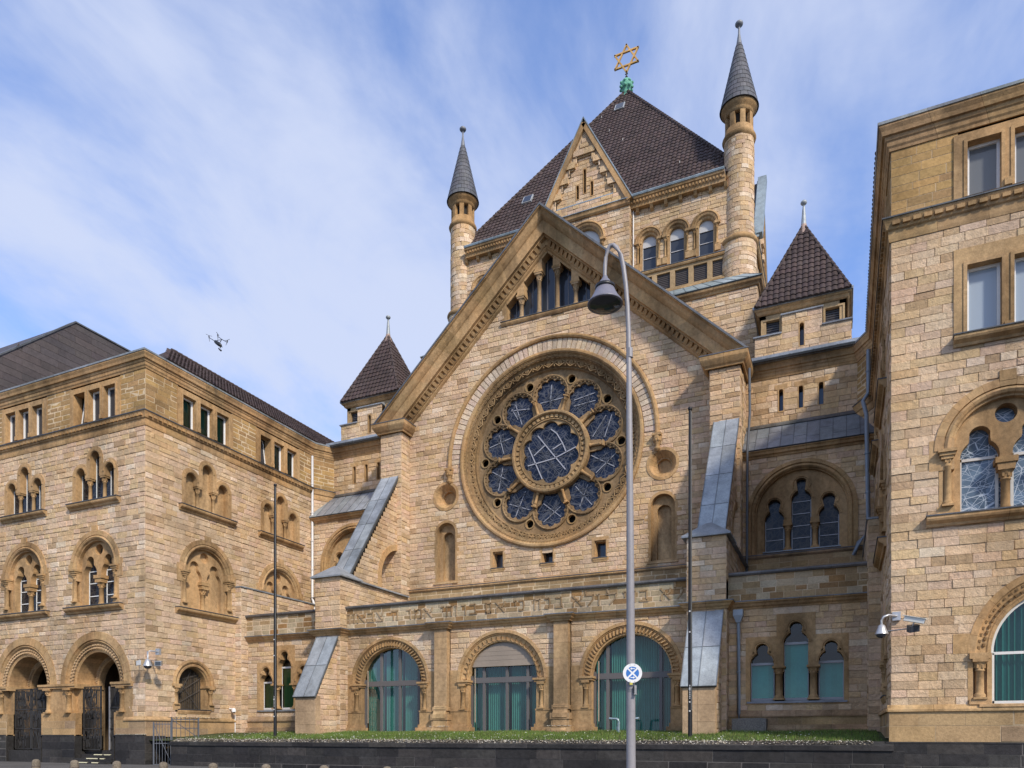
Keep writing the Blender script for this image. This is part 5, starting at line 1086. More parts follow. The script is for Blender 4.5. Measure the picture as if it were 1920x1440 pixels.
    for u in sl_:
        q = MB(TRIM); o = roundtop(u, 18.8, .22, 19.86, 20); q.plate(lw, [(u-.17, 18.74), (u+.17, 18.74), (u+.17, 20.08), (u-.17, 20.08)], [o], .03, -.4); q.box(lw, u-.32, u+.32, 19.95, 20.2, -.05, .035); q = q.build('slit_window', M['trim'], SY)
        mb = MB((.02, .02, .02)); mb.plate(lw, o, [], -.38, -.4); mb.build('glass_pane', M['glass'], q)
    lead_slab((X(m, 10.95), 40.75, 21.42), (X(m, 16.6), 40.75, 21.42), (X(m, 16.6), 41.8, 21.95), (X(m, 10.95), 41.8, 21.95), SY, 'parapet_flashing', 5, .1, (.36, .40, .44))
    q = MB((.33, .37, .42)); q.box(lw, 10.95, 16.6, 21.42, 21.6, -.1, .62); q.build('parapet_gutter', M['lead'], SY)
    # stair tower
    T0 = front(41.8, m); a, b_ = 11.35, 16.1; tc = (a+b_)/2
    for e in (0,):
        stones(K, T0, a, b_, 21.7, 23.1, [rect_hole(tc-.13, tc+.13, 22.2, 24)], bk=BK, pal='tower')
        stones(K, T0, tc-1.0, tc+1.0, 23.1, 24.05, [rect_hole(tc-.13, tc+.13, 22.2, 23.5)], bk=BK, pal='tower')
    stones(K, side(m, a, -1), 41.8, 46.2, 21.5, 23.1, bk=BK, pal='tower'); stones(K, side(m, b_, 1), 41.8, 46.2, 21.5, 23.1, bk=BK, pal='tower')
    q = MB(TRIM); o = roundtop(tc, 22.25, .22, 23.35, 20); q.plate(T0, [(tc-.16, 22.2), (tc+.16, 22.2), (tc+.16, 23.56), (tc-.16, 23.56)], [o], .03, -.4); q = q.build('slit_window', M['trim'], SY); mb = MB((.01, .01, .01)); mb.plate(T0, o, [], -.35, -.38); mb.build('glass_pane', M['glass'], q)
    T1 = front(42.15, m); z_ = 24.45
    bx = MB((.44, .31, .17)); q_ = []
    for (u0, u1) in ((a+.25, tc-1.0), (tc+1.0, b_-.25)):
        uc = (u0+u1)/2; bx.plate(T1, [(u0, 23.0), (u1, 23.0), (u1, z_), (u0, z_)], [[(uc-.42, 23.35), (uc+.42, 23.35), (uc+.42, 24.1), (uc-.42, 24.1)]], .0, -.3)
        bx.plate(T1, [(uc-.52, 23.25), (uc+.52, 23.25), (uc+.52, 24.2), (uc-.52, 24.2)], [[(uc-.42, 23.35), (uc+.42, 23.35), (uc+.42, 24.1), (uc-.42, 24.1)]], .04, .0); q_.append(uc)
    for sgn, uu in ((-1, a+.25), (1, b_-.25)):
        s_ = side(m, uu, sgn); bx.box(s_, 42.15, 45.9, 23.0, z_, -.3, 0)
    bx.box(T1, tc-1.0, tc+1.0, 24.0, z_, -.3, .0); bx = bx.build('belfry_wall', M['ashlar'], SY)
    for uc in q_:
        lv = MB((.05, .045, .045)); lv.box(T1, uc-.42, uc+.42, 23.35, 24.1, -.32, -.28)
        for j in range(6): lv.box(T1, uc-.42, uc+.42, 23.37+j*.12, 23.45+j*.12, -.28, -.18)
        lv.build('louvre', M['paint'], bx)
    zc = MB((.40, .42, .45))
    for u0, u1, z in ((a-.08, tc-1.0, 23.1), (tc+1.0, b_+.08, 23.1), (tc-1.05, tc+1.05, 24.05)): zc.hexa([T0(u0, z, -.4), T0(u1, z, -.4), T0(u1, z, .1), T0(u0, z, .1)], [T0(u0, z+.22, -.4), T0(u1, z+.22, -.4), T0(u1, z+.06, .12), T0(u0, z+.06, .12)])
    zc.build('ledge_flashing', M['lead'], SY)
    q = MB(TRIM); pts = [(X(m, a+.2), 46), (X(m, a+.2), 42.1), (X(m, b_-.2), 42.1), (X(m, b_-.2), 46)]; path_mould(q, pts, [(z_-.05, 0), (z_, .08), (z_+.12, .14), (z_+.16, .22), (z_+.24, .24), (z_+.24, -.3)], -1 if m > 0 else 1); q.build('cornice', M['trim'], SY)
    q = MB((.38, .41, .44)); path_mould(q, pts, [(z_+.245, .0), (z_+.245, .3), (z_+.36, .32), (z_+.40, .3), (z_+.34, .0)], -1 if m > 0 else 1); q.build('gutter', M['lead'], SY)
    # pyramid roof
    cx, cy, zb, zp, hw = X(m, tc), 44.05, 24.72, 30.0, 2.32
    base = MB((.05, .04, .035))
    cr = [(cx-hw, cy-hw), (cx+hw, cy-hw), (cx+hw, cy+hw), (cx-hw, cy+hw)]
    for k in range(4): p, r = cr[k], cr[(k+1) % 4]; base.face([(*p, zb), (*r, zb), (cx, cy, zp)])
    base.build('roof', M['tile'], SY)
    Ls = math.hypot(hw, zp-zb); nr = 15
    for k in range(4):
        if k in (2,): continue
        p, r = Vector((*cr[k], zb)), Vector((*cr[(k+1) % 4], zb)); U_ = (r-p).normalized(); mid = (p+r)/2; V_ = (Vector((cx, cy, zp))-mid)
        tile_field(K+'tiles', p+(U_.cross(V_).normalized())*.02, U_, V_, 0, nr, Ls/nr*.93, .29, lambda v, Ls=Ls: (2*hw*v/Ls/2, 2*hw-2*hw*v/Ls/2))
    hp = MB((.075, .055, .05))
    for p in cr:
        A, B_ = Vector((*p, zb+.06)), Vector((cx, cy, zp+.05))
        for j in range(15): f0, f1 = j/15, (j+.97)/15; hp.tube([A.lerp(B_, f0), A.lerp(B_, f1)], .09, 7, rr=[.105, .08])
    hp.build('ridge_tile', M['tile'], SY, 'stuff')
    fn = MB((.40, .43, .45)); wc = lambda u, z, d: (cx+u, cy-d, z)
    fn.lathe(wc, 0, 0, [(.34, zp-.55), (.2, zp-.15), (.14, zp+.1)], 8, (.42, .30, .24, 1)); fn.lathe(wc, 0, 0, [(.15, zp), (.07, zp+1.0), (.05, zp+1.15), (.1, zp+1.17), (.17, zp+1.25), (.17, zp+1.32), (.1, zp+1.4), (.0, zp+1.42)], 12, (.40, .43, .44, 1)); fn.build('finial', M['lead'], SY)
# ------------------------------------------------------------------ nave shoulders, crossing tower
NB = front(45.0)
stones(K, NB, -11.15, 11.15, 20.5, 27.9, [lambda lo, hi: (-max(.1, min(8.5, (31.4-hi)/.94)), max(.1, min(8.5, (31.4-hi)/.94)))], bk=BK, pal='tower')
for m in (-1, 1):
    stones(K, side(m, 11.15, 1), 45, 69, 20.5, 27.9, bk=BK, pal='tower')
    q = MB(TRIM); path_mould(q, [(X(m, .5), 45), (X(m, 11.15), 45), (X(m, 11.15), 69)], [(27.85, 0), (27.9, .1), (28.0, .14), (28.1, .26), (28.2, .3), (28.24, .3), (28.24, -.2)], -1 if m > 0 else 1); q.build('cornice', M['trim'], SY)
    lead_slab((X(m, 3.5), 44.65, 28.26), (X(m, 11.45), 44.65, 28.26), (X(m, 9.9), 47.3, 30.15), (X(m, 3.5), 47.3, 30.15), SY, 'shoulder_roof', 11, .06, (.30, .36, .38)); lead_slab((X(m, 11.45), 44.65, 28.26), (X(m, 11.45), 69, 28.26), (X(m, 9.6), 69, 30.15), (X(m, 9.9), 47.3, 30.15), SY, 'shoulder_roof', 26, .06, (.30, .36, .38))
TF = front(47.3); CB = front(46.8); HT = 9.5
tw = [c for c in (4.18, 5.98, 7.82)]; tw = tw+[-c for c in tw]
TH = [arch_hole(c, 33.8, .72, 31.8) for c in tw]+[rect_hole(-3.05, 3.05, 28, 37)]
stones(K, TF, -HT, HT, 31.8, 35.95, TH, bk=BK, pal='tower')
stones(K, CB, -3.05, 3.05, 29.5, 36.2, [arch_hole(0, 34.45, 1.15, 31.5)], bk=BK, pal='tower')
for m in (-1, 1):
    stones(K, side(m, 3.05, 1), 46.8, 47.3, 29.5, 36.2, bk=BK, pal='tower'); stones(K, side(m, HT, 1), 47.3, 66.5, 28.1, 36.0, bk=BK, pal='tower')
def romanesque(fr, c, zs, r, z0, dcol, parent, glass='dark'):
    w_ = MB(TRIM); w_.arch(fr, c, zs, [(r+.44, -.02), (r+.44, .1), (r+.34, .14), (r+.28, .06), (r+.24, .1), (r+.16, .06), (r+.12, -.06), (r+.04, -.08), (r, -.12), (r-.01, -.42)], n=22)
    for k in (-1, 1):
        a, b_ = sorted((c+k*r, c+k*(r+.14))); w_.box(fr, a, b_, z0, zs, -.42, -.12); a, b_ = sorted((c+k*(r+.12), c+k*(r+.46))); w_.box(fr, a, b_, zs-.14, zs, -.2, .2); w_.box(fr, a, b_, z0-.02, z0+.4, -.2, .12)
    w_ = w_.build('arched_window', M['trim'], parent)
    for k in (-1, 1): column(fr, c+k*(r+.24), .03, z0+.4, zs-.14, .07, w_, cap=.22, base=.12)
    o = arc_outline(c, zs, r, z0); pane(fr, o, -.36, 'glass', w_)
    mb = MB((.5, .5, .49)); o2 = [p for p in arc_outline(c, zs, r-.01, zs, 24) if p[1] >= zs-.001]; mb.plate(fr, [(c-r+.01, zs-.22)]+o2+[(c+r-.01, zs-.22)], [], -.30, -.34); mb.build('white_blind', M['paint'], w_)
    bars(fr, [((c-r, z0+.85), (c+r, z0+.85)), ((c-r, z0+.03), (c+r, z0+.03)), ((c-r+.02, z0), (c-r+.02, zs)), ((c+r-.02, z0), (c+r-.02, zs))], -.33, .04, w_, (.5, .5, .5)); return w_
for c in tw: romanesque(TF, c, 33.78, .46, 31.98, 0, SY)
romanesque(CB, 0, 34.45, 1.0, 31.6, 0, SY)
for m in (-1, 1):
    Fm = front(47.3, m)
    q = MB(TRIM2); q.mould(Fm, 3.05, HT, [(31.62, 0), (31.62, .1), (31.7, .14), (31.78, .14), (31.84, .02)]); q.mould(Fm, 3.05, HT, [(30.1, 0), (30.1, .12), (30.2, .12), (30.24, 0)]); q.build('string_course', M['trim'], SY)
    q = MB((.15, .155, .165)); q.box(Fm, 3.05, HT, 31.785, 31.82, 0, .17); q.build('string_course_flashing', M['lead'], SY)
    pn = MB((.43, .30, .165)); hs_ = [(3.55+1.17*k) for k in range(5)]
    pn.plate(Fm, [(3.05, 30.2), (HT, 30.2), (HT, 31.62), (3.05, 31.62)], [[(u, 30.38), (u+.86, 30.38), (u+.86, 31.42), (u, 31.42)] for u in hs_], .0, -.3); pn = pn.build('louvre_band', M['ashlar'], SY)
    for u in hs_:
        lv = MB((.075, .06, .05)); lv.box(Fm, u, u+.86, 30.38, 31.42, -.2, -.15)
        for j in range(9): lv.box(Fm, u, u+.86, 30.4+j*.115, 30.46+j*.115, -.15, -.12)
        lv.build('louvre', M['paint'], pn)
    q = MB(TRIM2)
    for k in range(7): u = 3.4+k*.93; q.hexa([Fm(u, 35.95, 0), Fm(u+.2, 35.95, 0), Fm(u+.2, 35.95, .34), Fm(u, 35.95, .34)], [Fm(u, 35.6, 0), Fm(u+.2, 35.6, 0), Fm(u+.2, 35.72, .2), Fm(u, 35.72, .2)])
    q.build('corbel', M['trim'], SY, 'stuff')
    sg = -1 if m > 0 else 1
    for sp in ([(X(m, 3.05), 47.3), (X(m, 9.05), 47.3)], [(X(m, HT), 48.6), (X(m, HT), 66.8)]):
        q = MB(TRIM); path_mould(q, sp, [(35.94, 0), (35.94, .36), (36.1, .38), (36.16, .44), (36.34, .46), (36.4, .56), (36.52, .6), (36.52, -.2)], sg); q.build('cornice', M['trim'], SY)
        q = MB((.30, .36, .40)); path_mould(q, sp, [(36.525, 0), (36.525, .64), (36.62, .68), (36.68, .64), (36.6, .0)], sg); q.build('gutter', M['lead'], SY)
    q = MB(TRIM2)
    for k in range(28): u = 3.1+k*.21; q.box(Fm, u, u+.1, 36.18, 36.32, .42, .52)
    q.build('tooth_frieze', M['trim'], SY, 'stuff')
    dp = MB((.62, .60, .56)); dp.tube([Fm(3.2, 36.4, .1), Fm(3.2, 29, .1)], .05, 8); dp.build('downpipe', M['metal'], SY)
# tower roof
cx, cy, zb, zp, hw = XC, 57.2, 36.62, 52.9, 9.98
cr = [(cx-hw, cy-hw), (cx+hw, cy-hw), (cx+hw, cy+hw), (cx-hw, cy+hw)]; mb = MB((.05, .04, .035))
for k in range(4): p, r = cr[k], cr[(k+1) % 4]; mb.face([(*p, zb), (*r, zb), (cx, cy, zp)])
mb.build('roof', M['tile'], SY)
Ls = math.hypot(hw, zp-zb); nr = 44
for k in (0, 1, 3):
    p, r = Vector((*cr[k], zb)), Vector((*cr[(k+1) % 4], zb)); U_ = (r-p).normalized(); V_ = Vector((cx, cy, zp))-(p+r)/2
    tile_field(K+'tiles', p+Vector((0, 0, .02)), U_, V_, 0, nr, Ls/nr, .31, lambda v: (hw*v/Ls, 2*hw-hw*v/Ls))
hp = MB((.075, .055, .05))
for p in cr:
    A, B_ = Vector((*p, zb+.1)), Vector((cx, cy, zp+.06))
    for j in range(48): hp.tube([A.lerp(B_, j/48), A.lerp(B_, (j+.96)/48)], .13, 7, rr=[.15, .11])
hp.build('ridge_tile', M['tile'], SY, 'stuff')
def roofpt(u, z, e=.12): return Vector((XC+u, cy-hw+(z-zb)/(zp-zb)*hw, z))+Vector((0, -.85, .52))*e
for u, z, s in ((-.1, 50.0, 1.0), (-8.3+2.9, 40.5, 1.0)):
    k = MB((.45, .47, .48)); V_ = Vector((0, hw, zp-zb)).normalized(); q = lambda a, b_, e: tuple(roofpt(u+a, z, e)+V_*b_)
    k.hexa([q(-.38, 0, 0), q(.38, 0, 0), q(.38, .95, 0), q(-.38, .95, 0)], [q(-.38, 0, .16), q(.38, 0, .16), q(.38, .95, .16), q(-.38, .95, .16)]); k = k.build('roof_window', M['lead'], SY)
    g_ = MB((.5,)*3); g_.hexa([q(-.3, .08, .15), q(.3, .08, .15), q(.3, .87, .15), q(-.3, .87, .15)], [q(-.3, .08, .18), q(.3, .08, .18), q(.3, .87, .18), q(-.3, .87, .18)]); g_.build('glass_pane', M['glass'], k)
sh = MB((.45, .43, .4))
rr = random.Random(9)
for k in range(9):
    z = rr.uniform(37.4, 51); w_ = hw*(zp-z)/(zp-zb)-.3; p = roofpt(rr.uniform(-w_, w_), z, .1); sh.bar(p, p+Vector((0, .08, .22)), .035, .03)
sh.build('snow_hook', M['metal'], SY, 'stuff')
# wall dormers (pointed gables) on the front and on the flank
def wall_gable(fr, back, vis=True):
    slope = (42.4-36.45)/3.05; ga = lambda lo, hi: (-max(0, (42.1-hi)/slope-.2), max(0, (42.1-hi)/slope-.2)); st = [(37.1, 38.2, 2.0), (38.2, 39.1, 1.5), (39.1, 40.0, 1.0), (40.0, 40.7, .5)]
    def hole_(lo, hi):
        for z0, z1, w_ in st:
            if z0 <= (lo+hi)/2 < z1: return (-w_, w_)
    stones(K, fr, -3, 3, 36.5, 42.0, [hole_], outline=ga, bk=BK, pal='tower', d=.14, h=.3)
    sl3 = [(0, 37.75, 39.45), (-.5, 37.45, 38.5), (.5, 37.45, 38.5)]
    for k in (-1, 1): BK.face([fr(0, 42.2, .10), fr(k*3.0, 36.5, .10), fr(k*2.05, 36.5, .10), fr(k*2.05, 38.2, .10), fr(k*1.5, 38.2, .1), fr(k*1.5, 39.1, .1), fr(k*1.0, 39.1, .1), fr(k*1.0, 40, .1), fr(k*.5, 40, .1), fr(k*.5, 40.7, .1), fr(0, 40.7, .1)], (*TAN, 1))
    for z0, z1, w_ in st: stones(K, fr, -w_, w_, z0, z1, [rect_hole(a-.1, a+.1, b_, c_) for a, b_, c_ in sl3], bk=BK, pal='tower', h=.3)
    for i, (z0, z1, w_) in enumerate(st):
        for k in (-1, 1):
            q = MB(TRIM)
            a, b_ = sorted((k*(w_+.25), k*(w_-.38 if i < 3 else 0))); 
            q.box(fr, a, b_, z1-.42, z1-.04, -.02, .22, jit(random.choice([PALE, OCHRE, CREAM]), .1))
            a, b_ = sorted((k*(w_-.02), k*(w_-.24 if i < 3 else .0))); q.box(fr, a, b_, z1-.54, z1-.42, -.02, .12)
            q.build('stepped_corbel', M['rough'], SY)
    for a, b_, c_ in sl3:
        s_ = MB(TRIM); o = roundtop(a, b_+.05, .18, c_-.15, 16); s_.plate(fr, [(a-.13, b_), (a+.13, b_), (a+.13, c_+.02), (a-.13, c_+.02)], [o], .04, -.3); s_ = s_.build('slit_window', M['trim'], SY); g_ = MB((.015, .012, .01)); g_.plate(fr, o, [], -.26, -.3); g_.build('painted_shade_backing', M['cloth'], s_)  # slit backed with near-black to paint its inner shade
    q = MB(TRIM)
    for k in (-1, 1):
        a, b_ = fr(k*3.12, 36.35, .12), fr(0, 42.32, .12); q.bar(a, b_, .34, .34, Vector(fr(0, 0, 1))-Vector(fr(0, 0, 0)))
    q.mould(fr, -3.1, 3.1, [(36.1, 0), (36.1, .12), (36.2, .2), (36.3, .22), (36.42, .26), (36.42, 0)]); q.build('gable_coping', M['trim'], SY)
    q = MB((.30, .35, .38))
    for k in (-1, 1): a, b_ = Vector(fr(k*3.34, 36.4, .1)), Vector(fr(0, 42.66, .1)); q.bar(a, b_, .06, .46, Vector(fr(0, 0, 1))-Vector(fr(0, 0, 0)))
    q.box(fr, -3.0, 3.0, 36.425, 36.47, 0, .3); q.box(fr, -1.95, 2.0, 37.08, 37.16, 0, .16); q.build('gable_flashing', M['lead'], SY)
    q = MB((.06, .048, .042))
    for k in (-1, 1): q.face([fr(0, 42.5, .1), fr(k*3.3, 36.45, .1), fr(k*3.3, 36.45, -1), fr(0, 42.5, -back)])
    q.build('roof', M['tile'], SY)
wall_gable(CB, 4.2)
wall_gable(lambda u, z, d: (XC+10.05+d, 57.2+u, z), 4.2)
q = MB((.28, .34, .37)); q.bar((XC+10.3, 54.1, 36.6), (XC+10.3, 57.2, 42.7), .5, .6, (1, 0, 0)); q.build('gable_flashing', M['lead'], SY)
stones(K, side(1, 10.0, 1), 54.1, 60.3, 28.2, 36.2, bk=BK, pal='tower')
# finial with copper bulb and star
f = MB((.16, .42, .30)); wc = lambda u, z, d: (cx+u*.82, cy-d*.82, zp-.35+(z-zp)*.74)
f.lathe(wc, 0, 0, [(.75, zp-.9), (.5, zp-.3), (.36, zp+.1), (.42, zp+.2), (.42, zp+.28), (.3, zp+.36), (.5, zp+.6), (.62, zp+.95), (.58, zp+1.3), (.4, zp+1.6), (.15, zp+1.8), (.06, zp+1.9)], 14)
for j in range(8):
    a = j*math.pi/4
    for z_, r_ in ((zp+.75, .56), (zp+1.2, .56)): f.lathe(wc, r_*math.cos(a), r_*math.sin(a), [(0, z_-.16), (.14, z_-.06), (.16, z_+.06), (0, z_+.2)], 6)
f = f.build('copper_bulb', M['copper'], SY)
f2 = MB((.04, .04, .04)); f2.lathe(wc, 0, 0, [(.06, zp+1.8), (.05, zp+2.5)], 8); f2.lathe(wc, 0, 0, [(.05, zp+1.98), (.13, zp+2.05), (.05, zp+2.12)], 8); f2.box(wc, -.14, .14, zp+2.3, zp+2.36, -.04, .04); f2.build('spindle', M['iron'], f)
s_ = MB((.72, .42, .13)); wc = lambda u, z, d: (cx+u, cy-d, z); zc_ = 55.5
for tri in (90, 270):
    v = [wc(1.08*math.cos(R(tri+120*j)), zc_+1.08*math.sin(R(tri+120*j)), 0 if tri == 90 else .012) for j in range(3)]
    for j in range(3):
        A, B_ = Vector(v[j]), Vector(v[(j+1) % 3]); e = (B_-A).normalized()*.06; s_.bar(A-e, B_+e, .105, .14, (0, -1, 0))
s_.build('six_pointed_star', M['gold'], SY)
# turrets
for m in (-1, 1):
    tx, ty, tr_ = X(m, 9.78), 47.9, .88
    cyl = lambda u, z, d, tx=tx, ty=ty: (tx+(tr_+d)*math.sin(u/tr_), ty-(tr_+d)*math.cos(u/tr_), z)
    wct = lambda u, z, d, tx=tx, ty=ty: (tx+u, ty-d, z)
    sh = MB(MORT); sh.lathe(wct, 0, 0, [(1.02, 29.3), (1.02, 32.2), (.875, 32.5), (.865, 38.9)], 28)
    sh = sh.build('turret_shaft', M['mortar'], SY); z = 29.4; ts = MB()
    while z < 38.75:
        low = z < 32.1; hh = random.uniform(.24, .36); 
        if low and z+hh > 32.25: hh = 32.25-z
        u = random.random()*.4; rr_ = .14 if low else 0; palet = 'tower'; pale = random.random() < .16
        while u < 2*math.pi*tr_+.2:
            l_ = random.uniform(.3, .6); sg = 3
            t_ = jit(PALE, .1) if pale and random.random() < .75 else pick('tower'); pr = .01+random.uniform(0, .035)+rr_
            us = [u+.006+(l_-.012)*i/sg for i in range(sg+1)]; ts.grid([[cyl(x, z+.008, -.02+rr_) for x in us], [cyl(x, z+.012, pr) for x in us], [cyl(x, z+hh-.012, pr) for x in us], [cyl(x, z+hh-.008, -.02+rr_) for x in us]], t_)
            for x in (us[0], us[-1]): ts.face([cyl(x, z+.008, -.02+rr_), cyl(x, z+.008, pr), cyl(x, z+hh-.008, pr), cyl(x, z+hh-.008, -.02+rr_)], t_)
            u += l_
        z += hh
        if low and z >= 32.24: z = 32.5
    ts.build('stonework', M['rough'], SY, 'stuff')
    tl = lambda z: z if z < 39 else (z-.48 if z < 39.6 else (39.12+(z-39.6)*.86 if z < 41.5 else (40.76+(z-41.5)*.815 if z < 46.6 else 44.92+(z-46.6)*.6))); wct0 = wct; wct = lambda u, z, d, wct0=wct0, tl=tl: wct0(u, tl(z), d)
    r_ = MB(TRIM2); r_.lathe(wct, 0, 0, [(1.0, 32.1), (1.12, 32.18), (1.16, 32.3), (1.12, 32.42), (1.0, 32.52), (.9, 32.6)], 28); r_.build('turret_band', M['trim'], SY); r_ = MB(TRIM2); r_.lathe(wct, 0, 0, [(.86, 39.1), (.98, 39.2), (1.03, 39.34), (.98, 39.46), (.88, 39.52), (.86, 39.9), (.6, 39.92)], 28)
    r_.build('turret_band', M['trim'], SY); r_ = MB(TRIM2); r_.lathe(wct, 0, 0, [(.6, 40.85), (.86, 40.86), (.86, 41.1), (.9, 41.16), (1.0, 41.3), (1.08, 41.42), (1.1, 41.55)], 28)
    for j in range(8):
        a = j*45+22.5-11
        r_.lathe(wct, 0, 0, [(.85, 39.9), (.85, 40.87)], 4, a0=a, a1=a+22); 
        for e in (a, a+22): c, s = math.cos(R(e)), math.sin(R(e)); r_.face([wct(.85*c, 39.9, .85*s), wct(.85*c, 40.87, .85*s), wct(.6*c, 40.87, .6*s), wct(.6*c, 39.9, .6*s)])
    r_.build('turret_lantern', M['trim'], SY)
    d_ = MB((.04, .035, .03)); d_.lathe(wct, 0, 0, [(.58, 39.8), (.58, 41.2)], 16); d_.build('painted_shade_backing', M['cloth'], SY)  # near-black cylinder paints the shade inside the lantern
    c_ = MB((.105, .105, .115)); n = 13
    prof = [(1.15, 41.5), (1.17, 41.56)]; zr = lambda t: 41.56+t*5.2; rd = lambda t: .13+1.03*(1-t)**.92*(1-.10*t)-(.0)
    for k in range(n): t0, t1 = k/n, (k+1)/n; prof += [(rd(t0)+.035, zr(t0)), (rd(t1)+.01, zr(t1)-.01)]
    rows = 28
    for k in range(n):
        t0, t1 = k/n, (k+1)/n; off = 0 if k % 2 else .5; npl = 16
        for j in range(npl):
            a0, a1 = 2*math.pi*(j+off)/npl+.008, 2*math.pi*(j+1+off)/npl-.008; P_ = []
            for rr_, z in ((rd(t0)+.03, zr(t0)-.03), (rd(t1)+.004, zr(t1))): P_.append([wct(rr_*math.cos(a0+(a1-a0)*i/2), z, rr_*math.sin(a0+(a1-a0)*i/2)) for i in range(3)])
            P0_ = [wct((rd(t0)-.01)*math.cos(a0+(a1-a0)*i/2), zr(t0)-.03, (rd(t0)-.01)*math.sin(a0+(a1-a0)*i/2)) for i in range(3)]
            c_.grid([P0_, P_[0], P_[1]], jit((.105, .105, .115), .16))
    c_.lathe(wct, 0, 0, [(1.17, 41.5), (1.1, 41.55), (.15, 46.7)], 28, (.05, .05, .055, 1)); c_.build('spire', M['slate'], SY, 'stuff') if False else c_.build('spire', M['slate'], SY)
    f_ = MB((.22, .23, .25)); f_.lathe(wct, 0, 0, [(.17, 46.6), (.15, 46.85), (.07, 47.7), (.055, 48.4), (.06, 48.42), (.17, 48.5), (.24, 48.64), (.25, 48.75), (.2, 48.88), (.06, 48.97), (0, 48.98)], 14); f_.build('finial', M['lead'], SY)
BK.build('mortar', M['mortar'], SY, 'stuff'); BKL.build('pale_mortar', M['mortar'], SY, 'stuff')
core = MB((.2, .15, .1)); core.box(front(35.4), -17, 17, 0, 8.4, -4, 0); core.box(front(48.5), -9, 9, 20, 36.5, -17, 0); core.box(front(42), -10.5, 10.5, 9, 20.9, -20, 0); core.box(front(46.5), -10.8, 10.8, 18, 28, -22, 0)
for m in (-1, 1): core.box(front(41.9, m), 10.9, 17, 8.5, 20.4, -8, 0); core.box(front(42.6, m), 11.6, 15.8, 20, 24.6, -3, 0); core.box(front(40.9, m), 11, 17.1, 8.5, 16.2, -1, 0)
core.build('light_block_core', M['trim'], SY)  # unseen solid fillers added to stop light leaks and see-through
# rainwater pipes of the synagogue
def pipe(pts, r, tint, parent, lab=None, name='downpipe', mat='metal'):
    mb = MB(tint); mb.tube(pts, r, 8)
    for i in range(len(pts)-1):
        a, b_ = Vector(pts[i]), Vector(pts[i+1]); n = int((b_-a).length/2)
        for k in range(1, n+1): c = a.lerp(b_, k/(n+1)); mb.tube([c-(b_-a).normalized()*.03, c+(b_-a).normalized()*.03], r*1.3, 8)
    return mb.build(name, M[mat], parent)
pipe([(X(1, 11.35), 39.3, 20.4), (X(1, 11.35), 39.5, 18.2), (X(1, 11.22), 39.55, 16.3), (X(1, 11.2), 39.5, 8.9)], .065, (.10, .11, .125), SY)
p_ = pipe([(X(1, 11.55), 33.35, 6.6), (X(1, 11.55), 33.42, 6.2), (X(1, 11.55), 33.45, 2.6), (X(1, 11.62), 33.1, 2.3)], .075, (.25, .29, .33), SY)
mb = MB((.30, .34, .38)); hp4 = lambda r, z: [(X(1, 11.55)-r, 33.35-r, z), (X(1, 11.55)+r, 33.35-r, z), (X(1, 11.55)+r, 33.35+r, z), (X(1, 11.55)-r, 33.35+r, z)]; mb.hexa(hp4(.2, 7.1), hp4(.2, 6.85)); mb.hexa(hp4(.2, 6.85), hp4(.09, 6.55)); mb.build('rainwater_head', M['metal'], p_)
flush_stones(K, SY); flush_tiles(K+'tiles', SY)
LW = bpy.data.objects['wing_building']
pipe([(X(-1, 17.0), 39.85, 20.5), (X(-1, 17.0), 39.85, 10.9), (X(-1, 16.75), 39.7, 10.5), (X(-1, 16.7), 39.7, 9.2)], .085, (.62, .61, .60), LW)
RWg = bpy.data.objects['wing_building.001']
pipe([(X(1, 16.85), 40.0, 20.5), (X(1, 16.85), 40.0, 18.4), (X(1, 16.6), 39.7, 17.9), (X(1, 16.75), 39.6, 17.2), (X(1, 16.85), 39.6, 11.5), (X(1, 16.4), 39.5, 11.0), (X(1, 16.2), 39.5, 10.4)], .1, (.22, .26, .31), RWg)
